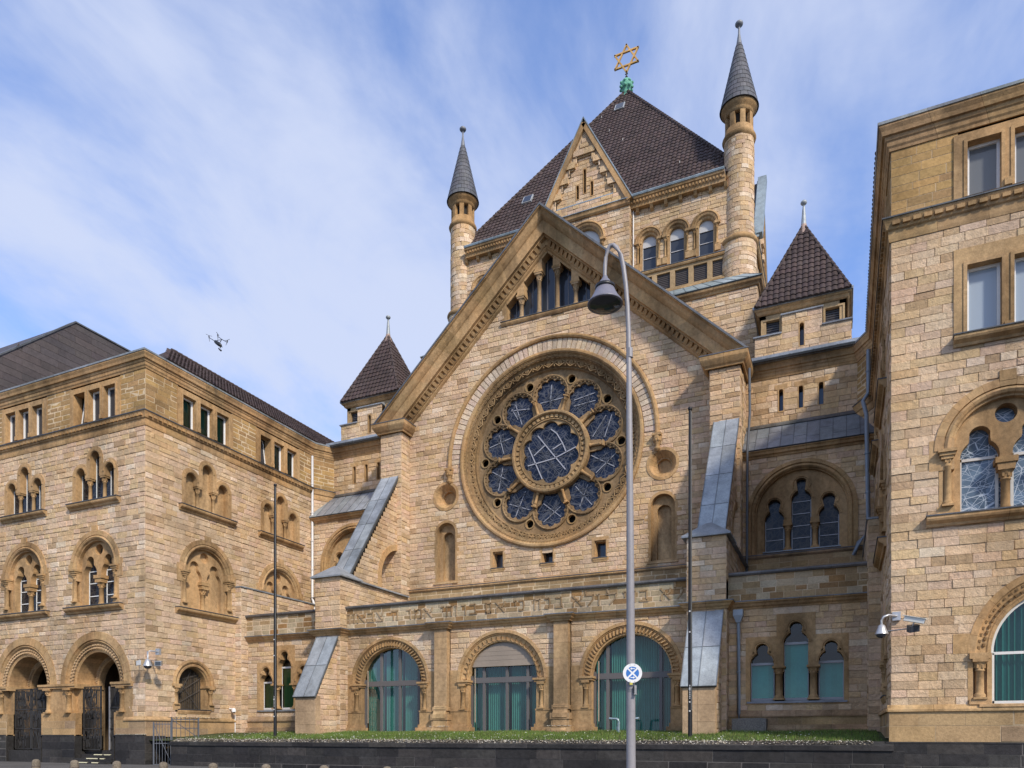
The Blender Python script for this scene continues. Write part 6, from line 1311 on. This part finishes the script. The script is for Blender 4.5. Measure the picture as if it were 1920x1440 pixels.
# ------------------------------------------------------------------ neighbouring houses on the far left
def firewall(xn, poly, label, key, Lp=1.2, hp=.5):
    T = thing('neighbour_building', label, 'building', (xn-6, poly[0][0]+5, 0))
    fr = lambda u, z, d: (xn+d, u, z)
    mb = MB((.07, .06, .058)); mb.plate(fr, poly, [], 0, -14); mb.build('wall', M['slate'], T)
    y0 = min(p[0] for p in poly); y1 = max(p[0] for p in poly); z0 = 20.5; z1 = max(p[1] for p in poly)
    def inside(z):
        xs = []
        for i in range(len(poly)):
            a, b_ = poly[i], poly[(i+1) % len(poly)]
            if (a[1]-z)*(b_[1]-z) < 0: xs.append(a[0]+(z-a[1])/(b_[1]-a[1])*(b_[0]-a[0]))
        return (min(xs), max(xs)) if len(xs) >= 2 else None
    z = z1-hp*.999; r = 0; rest = MB((.07, .06, .058)); cnt = 0
    while z > z0:
        r += 1; lo, hi = inside(z+.01) or (0, 0), inside(z+hp-.03); hi = hi or lo
        if lo[1]-lo[0] > .3:
            u = y0+(r % 2)*Lp*.5-Lp
            while u < min(lo[1], 50):
                a, b_ = max(u, lo[0]), min(u+Lp, lo[1]); a2, b2 = max(u, hi[0]), min(u+Lp, hi[1])
                if b_-a > .15:
                    if b2-a2 < .02: a2 = b2 = (a+b_)/2
                    q = MB((.085, .07, .066)); tt = jit((.088, .072, .068), .13)
                    q.hexa([fr(a+.006, z, 0), fr(b_-.006, z, 0), fr(max(b2-.006, a2), z+hp-.012, 0), fr(a2+.006 if b2 > a2 else a2, z+hp-.012, 0)], [fr(a+.006, z, .035), fr(b_-.006, z, .035), fr(max(b2-.006, a2), z+hp-.012, .022), fr(a2+.006 if b2 > a2 else a2, z+hp-.012, .022)], tt)
                    q.build('slate_panel', M['slate'], T); cnt += 1
                u += Lp
        z -= hp
    ed = MB((.12, .125, .13))
    for i in range(len(poly)-1):
        a, b_ = poly[i], poly[i+1]
        if max(a[1], b_[1]) > 21: ed.bar(fr(a[0], a[1]+.03, -.3), fr(b_[0], b_[1]+.03, -.3), .1, .8, (1, 0, 0))
    ed.build('verge_flashing', M['lead'], T)
    return T
firewall(-52.2, [(25, 0), (25, 21.6), (36.7, 32.4), (48, 32.4), (48, 0)], 'neighbouring building with a tall brown slate clad wall behind the left building', 'n1', 2.6, .5)
firewall(-62, [(30, 0), (30, 24.0), (40.2, 33.6), (46, 33.6), (46, 0)], 'sliver of a second dark roofed building at the left edge beyond the slate wall', 'n2', 2.6, .5)
# ------------------------------------------------------------------ terrace: wall, lawn
TW = thing('retaining_wall', 'long low wall of black basalt blocks along the lawn, topped with fallen petals', 'wall', (XC, 26.7, 0))
RF = front(26.55); bw = MB((.12, .11, .10))
zt_ = lambda x: 1.40
stones('tw', RF, -14.9, 17.5, 0, 1.13, pal='basalt', mat='basalt', h=.375, l=(.9, 1.9), bk=bw, gap=.006, prot=(0, .012), mort=(.13, .12, .11))
stones('tw', front(26.49), -14.95, 17.2, 1.13, 1.30, pal='basalt', mat='basalt', h=.25, l=(1.1, 2.2), bk=bw, gap=.006, prot=(0, .008), mort=(.10, .09, .085))
bw.build('dark_mortar', M['mortar'], TW, 'stuff')
cpw = MB((.04, .037, .035)); x = -14.95
while x < 17.0: l_ = random.uniform(1.2, 2.2); a, b_ = x+.004, min(x+l_, 17.2)-.004; cpw.box(RF, a, b_, 1.13, 1.29, -.45, .05); cpw.hexa([RF(a, 1.29, .06), RF(b_, 1.29, .06), RF(b_, 1.29, -.45), RF(a, 1.29, -.45)], [RF(a, 1.30, .065), RF(b_, 1.30, .065), RF(b_, 1.44, -.4), RF(a, 1.44, -.4)], jit((.055, .05, .045), .2)); x += l_
cpw.box(RF, -14.93, -14.6, 0, 1.13, -.6, -.02); cpw.build('wall_body', M['basalt'], TW); flush_stones('tw', TW)
sf = lambda x, y: 1.38+.42*min(1, max(0, (y-27.0)/6.0))**.8+.02*math.sin(x*1.3+y)
lw = MB((.10, .085, .05)); rows = []
for j in range(15): y = 26.95+j*.53; rows.append([(XC-17.1+34.3*i/60, y, sf(XC-17.1+34.3*i/60, y)) for i in range(61)])
lw.grid(rows, (.07, .085, .035, 1), True); o = lw.build('lawn', M['soil']); o['kind'] = 'structure'
gr = MB(); rg = random.Random(3)
for k in range(52000):
    x = XC-15.3+32.2*rg.random(); y = 27.05+6.5*rg.random()**1.0; h_ = rg.uniform(.05, .13)*(1 if y > 27.6 else .7); z = sf(x, y)
    if x < XC-11.5 and rg.random() < min(.93, (XC-11.5-x)/3.0): continue
    if y < 27.5 and rg.random() < .5: continue
    a = rg.uniform(0, 6.28); c, s = math.cos(a)*.009, math.sin(a)*.009; lx, ly = rg.uniform(-.05, .05), rg.uniform(-.05, .05)
    t_ = rg.choice([(.11, .19, .035, 1), (.09, .16, .03, 1), (.15, .22, .045, 1), (.2, .22, .07, 1)])
    gr.v += [(x-c, y-s, z-.01), (x+c, y+s, z-.01), (x+lx, y+ly, z+h_)]; n = len(gr.v); gr.f.append((n-3, n-2, n-1)); gr.t.append(t_); gr.sm.append(False)
o = gr.build('grass', M['leaf']); tag(o, 'short green grass on the bank above the black wall', 'grass', kind='stuff')
pe = MB()
def petal(x, y, z, t):
    a = rg.uniform(0, 6.28); r = rg.uniform(.018, .04); c, s = math.cos(a)*r, math.sin(a)*r; e = rg.uniform(0, .03)
    pe.v += [(x-c, y-s, z), (x+s, y-c, z+e), (x+c, y+s, z+e*.6), (x-s, y+c, z+.004)]; n = len(pe.v); pe.f.append((n-4, n-3, n-2, n-1)); pe.t.append(t); pe.sm.append(False)
for k in range(6000):
    x = XC-14.9+31.5*rg.random()**1.15; z0_ = rg.random()
    f_ = rg.random()**1.3; y = 26.51+.44*(1-f_); petal(x, y, 1.31+.14*(1-f_)+.015*rg.random(), rg.choice([(.75, .70, .6, 1), (.6, .55, .45, 1), (.5, .42, .3, 1)]))
for k in range(1300):
    x = XC-15+30*rg.random(); y = 26.95+5.5*rg.random()**2; petal(x, y, sf(x, y)+.03+.06*rg.random(), (.8, .78, .7, 1))
for k in range(900): x = XC-WX+.16-2.2*rg.random()**1.3; petal(x, YW-.18+.12*rg.random(), 1.67, (.75, .72, .62, 1))
for k in range(500): petal(XC+rg.choice([-3.32, 3.32, 3.32, -10.2])+rg.uniform(-.6, .6), 33.6-.35-.3*rg.random(), 2.09, (.7, .67, .58, 1))
for k in range(300): petal(XC-17.1+rg.random()*.14, 28.2+rg.random()*3.5, 2.6, (.75, .72, .62, 1))
o = pe.build('petals', M['leaf']); tag(o, 'scattered white petals on the wall top and the grass edge', 'petals', kind='stuff')
# concrete block, vent pipes
mb = MB((.21, .195, .17)); B0 = front(33.25); mb.box(B0, 11.35, 12.75, 1.6, 2.35, -.25, .5); mb.box(B0, 11.5, 12.6, 2.35, 2.37, -.1, .4)
o = mb.build('concrete_block', M['granite']); tag(o, 'square grey concrete block on the lawn under the rainwater pipe', 'concrete block')
for i, (x0, lab) in enumerate(((1163, 'bent galvanised vent pipe on the lawn just left of the lamp post'), (1183, 'bent galvanised vent pipe mostly hidden behind the lamp post'))):
    y = 32.0; xa, _, z = at(x0-3, 1372, y); mb = MB((.42, .50, .50)); sx = -1 if i == 0 else 1
    pts = [(xa, y, 1.65), (xa, y, 2.25)]+[(xa+sx*.12*(1-math.cos(a)), y, 2.25+.12*math.sin(a)) for a in (.4, .8, 1.2, 1.57)]+[(xa+sx*.38, y, 2.37)]
    mb.tube(pts, .055, 10); mb.tube([(xa+sx*.3, y, 2.37), (xa+sx*.44, y, 2.385)], .065, 10); mb.tube([(xa, y, 2.12), (xa, y, 2.16)], .068, 10); mb.bar((xa-.07, y, 1.7), (xa-.07, y, 2.05), .03, .02)
    o = mb.build('vent_pipe', M['steel']); tag(o, lab, 'vent pipe', 'vent pipes on the lawn')
# flagpoles
for i, (px_, top, lab) in enumerate(((1294, 763, 'tall black flagpole in front of the right-hand buttress'), (516, 907, 'tall black flagpole in front of the left building side wall'))):
    x, y, z = at(px_, top, 28.8); T = thing('flagpole', lab, 'flagpole', (x, y, 1.5), 'black flagpoles on the lawn')
    fr = lambda u, z_, d, x=x, y=y: (x+u, y-d, z_)
    mb = MB((.012, .012, .013)); mb.lathe(fr, 0, 0, [(.085, 1.4), (.08, 5), (.06, z-.3), (.055, z-.12)], 14); mb.build('pole', M['iron'], T)
    mb = MB((.012, .012, .013)); mb.lathe(fr, 0, 0, [(.05, z-.14), (.08, z-.12), (.08, z-.02), (.03, z), (0, z+.01)], 14); mb.build('cap', M['iron'], T)
    mb = MB((.35, .35, .33)); mb.tube([(x+.07, y-.06, 2.6), (x+.06, y-.05, z-.2)], .006, 4); mb.build('halyard', M['metal'], T)
    mb = MB((.6, .6, .58))
    for zz_ in (2.55, 2.9, 3.4, 5.6, 6.4): mb.box(fr, -.03, .03, zz_, zz_+.05, .075, .095)
    for j in range(8): mb.box(fr, -.012, .02, 3.05+j*.07, 3.09+j*.07, .078, .084)
    mb.build('sticker', M['paint'], T)
# small steel gate between left building and wall
g0 = (XC-16.2, 26.62); g1 = (XC-15.15, 26.62)
T = thing('fence_gate', 'small galvanised bar gate between the left building and the black wall', 'gate', (g0[0], g0[1], 0))
def barpanel(a, b_, z0, z1, n, nm, sp=True):
    mb = MB((.13, .135, .15)); a, b_ = Vector((*a, 0)), Vector((*b_, 0)); nn = Vector((0, 0, 1)).cross(b_-a).normalized()
    for z in (z0, (z0+z1)*.52, z1): mb.bar(a+Vector((0, 0, z)), b_+Vector((0, 0, z)), .04, .04, nn)
    for k in range(n+1): p = a.lerp(b_, k/n); mb.bar(p+Vector((0, 0, z0)), p+Vector((0, 0, z1+(.12 if sp else 0))), .022, .022, nn)
    mb.bar(a+Vector((0, 0, z1)), b_+Vector((0, 0, z0+.1)), .03, .03, nn)
    for p in (a, b_): mb.bar(p+Vector((0, 0, z0-.1)), p+Vector((0, 0, z1+.1)), .07, .07, nn)
    return mb.build(nm, M['steel'], T)
barpanel(g0, (g0[0]+.55, 27.2), .15, 2.2, 6, 'gate_leaf'); barpanel((g0[0]+.55, 27.25), (g0[0]+1.15, 28.4), 1.4, 2.45, 6, 'fence_panel')
# ------------------------------------------------------------------ bollards
bx = [-1.5448, -1.424, -1.3, -1.1723, -1.0467, -.922, -.796, -.67, -.545]
protoB = None
wh = ['at the left picture edge', 'second from the left edge, before the pier between the arches', 'before the right-hand entrance arch', 'below the corner of the left building', 'below the small steel gate', 'at the start of the black wall', 'left of the flagpole foot', 'below the first arcade window', 'below the middle arcade window']
for i, r in enumerate(bx):
    if protoB is None:
        mb = MB((.20, .165, .12)); wcb = lambda u, z, d: (u, -d, z); mb.lathe(wcb, 0, 0, [(.15, 0), (.15, .02), (.135, .1), (.125, .6), (.12, .66), (.105, .7), (.06, .735), (0, .745)], 16)
        mb.lathe(wcb, 0, 0, [(.138, .5), (.14, .52), (.128, .54)], 16, (.16, .13, .1, 1)); protoB = o = mb.build('bollard', M['granite'])
    else: o = protoB.copy(); COL.objects.link(o)
    o.location = (r*15.5, 15.5, .12); o.rotation_euler.z = i*1.3
    tag(o, 'round topped stone bollard '+wh[i], 'bollard', 'stone bollards along the kerb')
# ------------------------------------------------------------------ street lamp and sign
LY = 15.5
pt = lambda x, y: at(x, y, LY)
bx_, by_, _ = pt(1183, 1440)
T = thing('street_lamp', 'tall grey street lamp with curved arm and bell shaped shade', 'street lamp', (bx_, by_, .12))
pth = [(1183.5, 1500), (1183, 1400), (1182.5, 1200), (1181.5, 1000), (1180.5, 850), (1179.5, 700), (1178.5, 620), (1176.5, 575), (1173.5, 535), (1169, 500), (1163.5, 478), (1157, 465), (1150, 459.5), (1144, 461), (1139, 470), (1136, 484), (1134.5, 500), (1134, 522)]
P3 = [pt(*p) for p in pth]; P3[0] = (P3[0][0], P3[0][1], .1)
rad = [.105, .1, .092, .08, .07, .058, .052, .050, .049, .048, .047, .046, .045, .044, .043, .042, .042, .042]
mb = MB((.27, .255, .26)); mb.tube(P3, .05, 14, rr=rad); mb.build('pole', M['metal'], T)
mb = MB((.27, .255, .26)); c0 = Vector(pt(1181.2, 662)); mb.tube([c0-Vector((0, 0, .1)), c0+Vector((0, 0, .1))], .062, 12); c0 = Vector((P3[0][0], LY, .9)); mb.box(lambda u, z, d: (c0.x+u, c0.y-d, z), -.05, .05, .5, .9, .09, .108); mb.build('collar', M['metal'], T)
lx, ly, lz = pt(1134.5, 520); lf = lambda u, z, d: (lx+u, ly-d, lz+z)
mb = MB((.17, .165, .20)); mb.lathe(lf, 0, 0, [(.05, .02), (.06, -.02), (.12, -.10), (.165, -.17), (.17, -.19)], 24)
mb.lathe(lf, 0, 0, [(.19, -.235), (.2, -.25), (.235, -.34), (.3, -.46), (.375, -.555), (.385, -.575), (.385, -.60), (.365, -.60)], 28); mb.build('lamp_shade', M['metal'], T)
mb = MB((.012, .012, .014)); mb.lathe(lf, 0, 0, [(.15, -.17), (.215, -.19), (.22, -.255), (.16, -.27)], 20); mb.build('shade_ring', M['metal'], T)
mb = MB((.09, .08, .065)); mb.lathe(lf, 0, 0, [(.36, -.598), (.34, -.57), (.26, -.42), (.17, -.28), (0, -.27)], 24); mb.build('reflector', M['steel'], T)
mb = MB((.5,)*3); mb.lathe(lf, 0, 0, [(.362, -.592), (.25, -.63), (.1, -.65), (0, -.652)], 24); mb.build('lens', M['clear'], T)
mb = MB((.5, .48, .42)); mb.lathe(lf, 0, 0, [(.0, -.56), (.06, -.52), (.07, -.4), (.03, -.3), (.0, -.28)], 12); mb.build('bulb', M['paint'], T)
sx_, sy_, sz_ = at(1186, 1262, 15.33); rv = Vector((cs, sn, 0)); dv = Vector((sn, -cs, 0))
sf2 = lambda u, z, d: (sx_+rv.x*u+dv.x*d, sy_+rv.y*u+dv.y*d, sz_+z)
T = thing('traffic_sign', 'round blue and white crossed no stopping sign with two arrows on the lamp post', 'sign', (sx_, sy_, sz_-.25))
disc = lambda r, n=36: [(r*math.cos(2*math.pi*j/n), r*math.sin(2*math.pi*j/n)) for j in range(n)]
mb = MB((.70, .70, .69)); mb.plate(sf2, disc(.205), [], .0, -.012); mb.plate(sf2, disc(.205), [], -.012, .0); mb.build('sign_plate', M['paint'], T)
mb = MB((.03, .15, .45))
for k in range(4):
    a = k*90; seg = []; g_ = .018
    ax_, az_ = math.cos(R(a)), math.sin(R(a)); pts = [(g_*1.5*ax_, g_*1.5*az_)]
    for j in range(11): b_ = R(a-38+7.6*j); pts.append((.138*math.cos(b_), .138*math.sin(b_)))
    mb.plate(sf2, pts, [], .004, .0005)
mb.build('blue_field', M['paint'], T)
mb = MB((.75, .75, .74))
for z, s in ((.095, -1), (-.095, 1)):
    mb.plate(sf2, [(-s*.045, z-.009), (s*.015, z-.009), (s*.015, z-.026), (s*.052, z), (s*.015, z+.026), (s*.015, z+.009), (-s*.045, z+.009)], [], .008, .0045)
mb.build('arrow', M['paint'], T)
mb = MB((.3, .3, .29)); 
for z in (.175, -.175):
    for u in (-.05, .05): mb.box(sf2, u-.005, u+.005, z-.005, z+.005, 0, .01)
for z in (.1, -.24, -.34, -.38): mb.lathe(lambda u, zz, d: (P3[2][0]+u, LY-d, zz), 0, 0, [(.098, sz_+z-.012), (.1, sz_+z+.012)], 16)
mb.build('bracket', M['steel'], T)
mb = MB((.55, .48, .08)); mb.box(sf2, -.06, .0, -.25, -.205, .0, .01); mb.build('sticker', M['paint'], T)
mb = MB((.34, .33, .31)); bf = lambda u, z, d: (sx_+rv.x*u+dv.x*d, sy_+rv.y*u+dv.y*d, sz_+z); mb.box(bf, .04, .085, -.44, -.26, -.12, .0); mb.box(bf, .03, .095, -.455, -.44, -.13, .01); mb.box(bf, .05, .07, -.42, -.28, .0, .006)
o = mb.build('junction_box', M['steel']); tag(o, 'small grey box clipped to the lamp post under the round sign', 'junction box')
# ------------------------------------------------------------------ cameras and floodlights
def dome_cam(px, py, Y, lab, arm, s=1.0, name='dome_camera'):
    x, y, z = at(px, py, Y); T = thing(name, lab, 'camera', (x, y, z-.3)); f = lambda u, zz, d: (x+u*s, y-d*s, z+zz*s)
    mb = MB((.5, .5, .5)); mb.lathe(f, 0, 0, [(.03, .18), (.1, .14), (.14, .02), (.19, -.1), (.2, -.14)], 18); mb.build('housing', M['steel'], T)
    mb = MB((.03, .03, .035)); mb.lathe(f, 0, 0, [(.17, -.13), (.15, -.2), (.09, -.25), (0, -.27)], 16); mb.build('lens_dome', M['glass'], T)
    mb = MB((.5, .5, .5)); mb.tube([f(*p) for p in arm], .035*s, 8); a = arm[-1]; mb.box(f, a[0]-.12, a[0]+.12, a[1]-.14, a[1]+.14, a[2]-.1, a[2]); mb.build('bracket', M['steel'], T)
    return f
dome_cam(1653, 1181, 26.3, 'silver dome camera on a curved bracket at the left corner of the right building', [(0, .16, 0), (0, .3, 0), (.05, .42, -.02), (.2, .48, -.1), (.45, .48, -.45)])
x, y, z = at(1714, 1162, 26.0); T = thing('bullet_camera', 'long white camera aimed right on the front of the right building', 'camera', (x, y, z-.2))
e = Vector((.86, -.30, -.26)).normalized(); c = Vector((x, y, z))
mb = MB((.62, .62, .56)); mb.bar(c-e*.3, c+e*.3, .16, .14, (0, -1, .0)); mb.bar(c-e*.33+Vector((0, 0, .085)), c+e*.36+Vector((0, 0, .085)), .19, .02, (0, 0, 1)); mb.build('housing', M['paint'], T)
mb = MB((.02, .02, .02)); mb.bar(c+e*.3, c+e*.315, .12, .1, (0, -1, 0)); mb.build('lens', M['glass'], T)
mb = MB((.5, .5, .5)); mb.tube([c-Vector((0, 0, .08)), c+Vector((-.05, 0, -.22)), c+Vector((-.1, .2, -.24)), c+Vector((-.9, .7, -.24))], .022, 6); mb.build('bracket', M['steel'], T)
x2, y2, z2 = at(1712, 1178, 26.1); T = thing('floodlight', 'small dark floodlight under the white camera on the right building', 'floodlight', (x2, y2, z2-.1)); mb = MB((.05, .05, .055)); c = Vector((x2, y2, z2)); e = Vector((.5, -.75, -.35)).normalized(); mb.bar(c-e*.07, c+e*.08, .34, .2, (0, -.3, 1)); mb.build('housing', M['metal'], T); mb = MB((.2, .2, .2)); mb.bar(c+e*.081, c+e*.09, .3, .17, (0, -.3, 1)); mb.build('lens', M['glass'], T)
dome_cam(277, 1243, 26.5, 'silver dome camera at the corner of the left building, between two floodlights', [(0, .16, 0), (0, .5, 0), (.0, .55, -.1), (.0, .55, -.5)], 1.15)
for px, py, lab, dr in ((259.5, 1243, 'small floodlight left of the dome camera on the left building', -1), (297.5, 1243.5, 'small floodlight right of the dome camera on the left building', 1)):
    x2, y2, z2 = at(px, py, 26.3 if dr < 0 else 26.9); T = thing('floodlight', lab, 'floodlight', (x2, y2, z2-.15), 'floodlights beside the dome camera'); c = Vector((x2, y2, z2)); e = Vector((.5*dr, -.8, -.2)).normalized(); r_ = Vector((0, 0, 1)).cross(e)
    mb = MB((.42, .42, .42)); mb.bar(c-e*.1+Vector((0, 0, 0)), c+e*.12, .32, .24, (0, 0, 1)); mb.bar(c+r_*.1, Vector((XC-WX-.3 if dr < 0 else XC-WX+.0, 26.8 if dr < 0 else 27.2, z2+.25)), .04, .04, (0, 0, 1)); mb.build('housing', M['steel'], T)
    mb = MB((.08, .08, .09)); mb.bar(c+e*.121, c+e*.13, .27, .19, (0, 0, 1)); mb.build('lens', M['glass'], T)
x2, y2, z2 = PXc = (XC-WX+.35, 32.6, 0); z2 = 3.05; T = thing('dome_camera', 'tiny white dome camera low on the side wall left of the flagpole', 'camera', (x2, y2, 2.9)); mb = MB((.75, .75, .74)); f = lambda u, zz, d: (x2+u, y2-d, z2+zz); mb.lathe(f, 0, 0, [(.05, .16), (.11, .1), (.13, 0), (.12, -.06)], 12); mb.tube([(x2, y2, z2+.1), (XC-WX+.0, y2, z2+.14)], .04, 8); mb.build('housing', M['paint'], T); mb = MB((.05,)*3); mb.lathe(f, 0, 0, [(.1, -.05), (.07, -.11), (0, -.13)], 12); mb.build('lens_dome', M['glass'], T)
mb = MB((.7, .7, .68)); mb.tube([(XC-WX+.1, 32.95, 2.85), (XC-WX+.1, 32.95, 1.5)], .03, 6); mb.build('cable_duct', M['paint'], T)
# ------------------------------------------------------------------ drone
DY = 30.0
dp = lambda x, y, dd=0: Vector(at(370+x/24, 610+y/24, DY+dd))
T = thing('drone', 'black four rotor camera drone flying in the sky left of the synagogue', 'drone', tuple(dp(930, 850)))
BC = (.012, .013, .016)
mb = MB(BC); A, B_ = dp(770, 700), dp(1080, 930); mb.tube([A, A.lerp(B_, .12), A.lerp(B_, .35), A.lerp(B_, .7), A.lerp(B_, .93), B_], .1, 10, rr=[.03, .075, .1, .105, .075, .03]); mb.build('body', M['metal'], T)
mb = MB(BC); mb.tube([dp(1020, 770), dp(1090, 640)], .02, 6); mb.tube([dp(530, 550), dp(770, 700)], .018, 6); mb.tube([dp(920, 500), dp(1100, 630), dp(1350, 770)], .018, 6); mb.tube([dp(1050, 960), dp(1130, 975)], .018, 6); mb.tube([dp(800, 700, .3), dp(1090, 640, .3)], .014, 6); mb.build('arm', M['metal'], T)
for (x, y), lg in (((525, 500), (555, 730)), ((920, 440), (930, 690)), ((1350, 710), (1280, 900))):
    mb = MB(BC); mb.tube([dp(x, y-35), dp(x, y+45)], .03, 8); mb.build('motor', M['metal'], T)
    mb = MB(BC); c = dp(x, y-40)
    for k in (0, 1): a = 2.2+k*math.pi+x*.01; mb.bar(c, c+Vector((.17*math.cos(a), .17*math.sin(a), .02)), .025, .006, (0, 0, 1))
    mb.build('propeller', M['metal'], T); mb = MB(BC); mb.tube([dp(x, y+40), dp(*lg)], .014, 6, rr=[.018, .009]); mb.build('leg', M['metal'], T)
mb = MB(BC); mb.tube([dp(1030, 960), dp(1035, 1020)], .028, 8); mb.tube([dp(960, 1030), dp(990, 1080), dp(1070, 1140)], .035, 8, rr=[.03, .035, .045]); mb.build('gimbal_camera', M['metal'], T)
for nm in ('wing_building',):
    pass
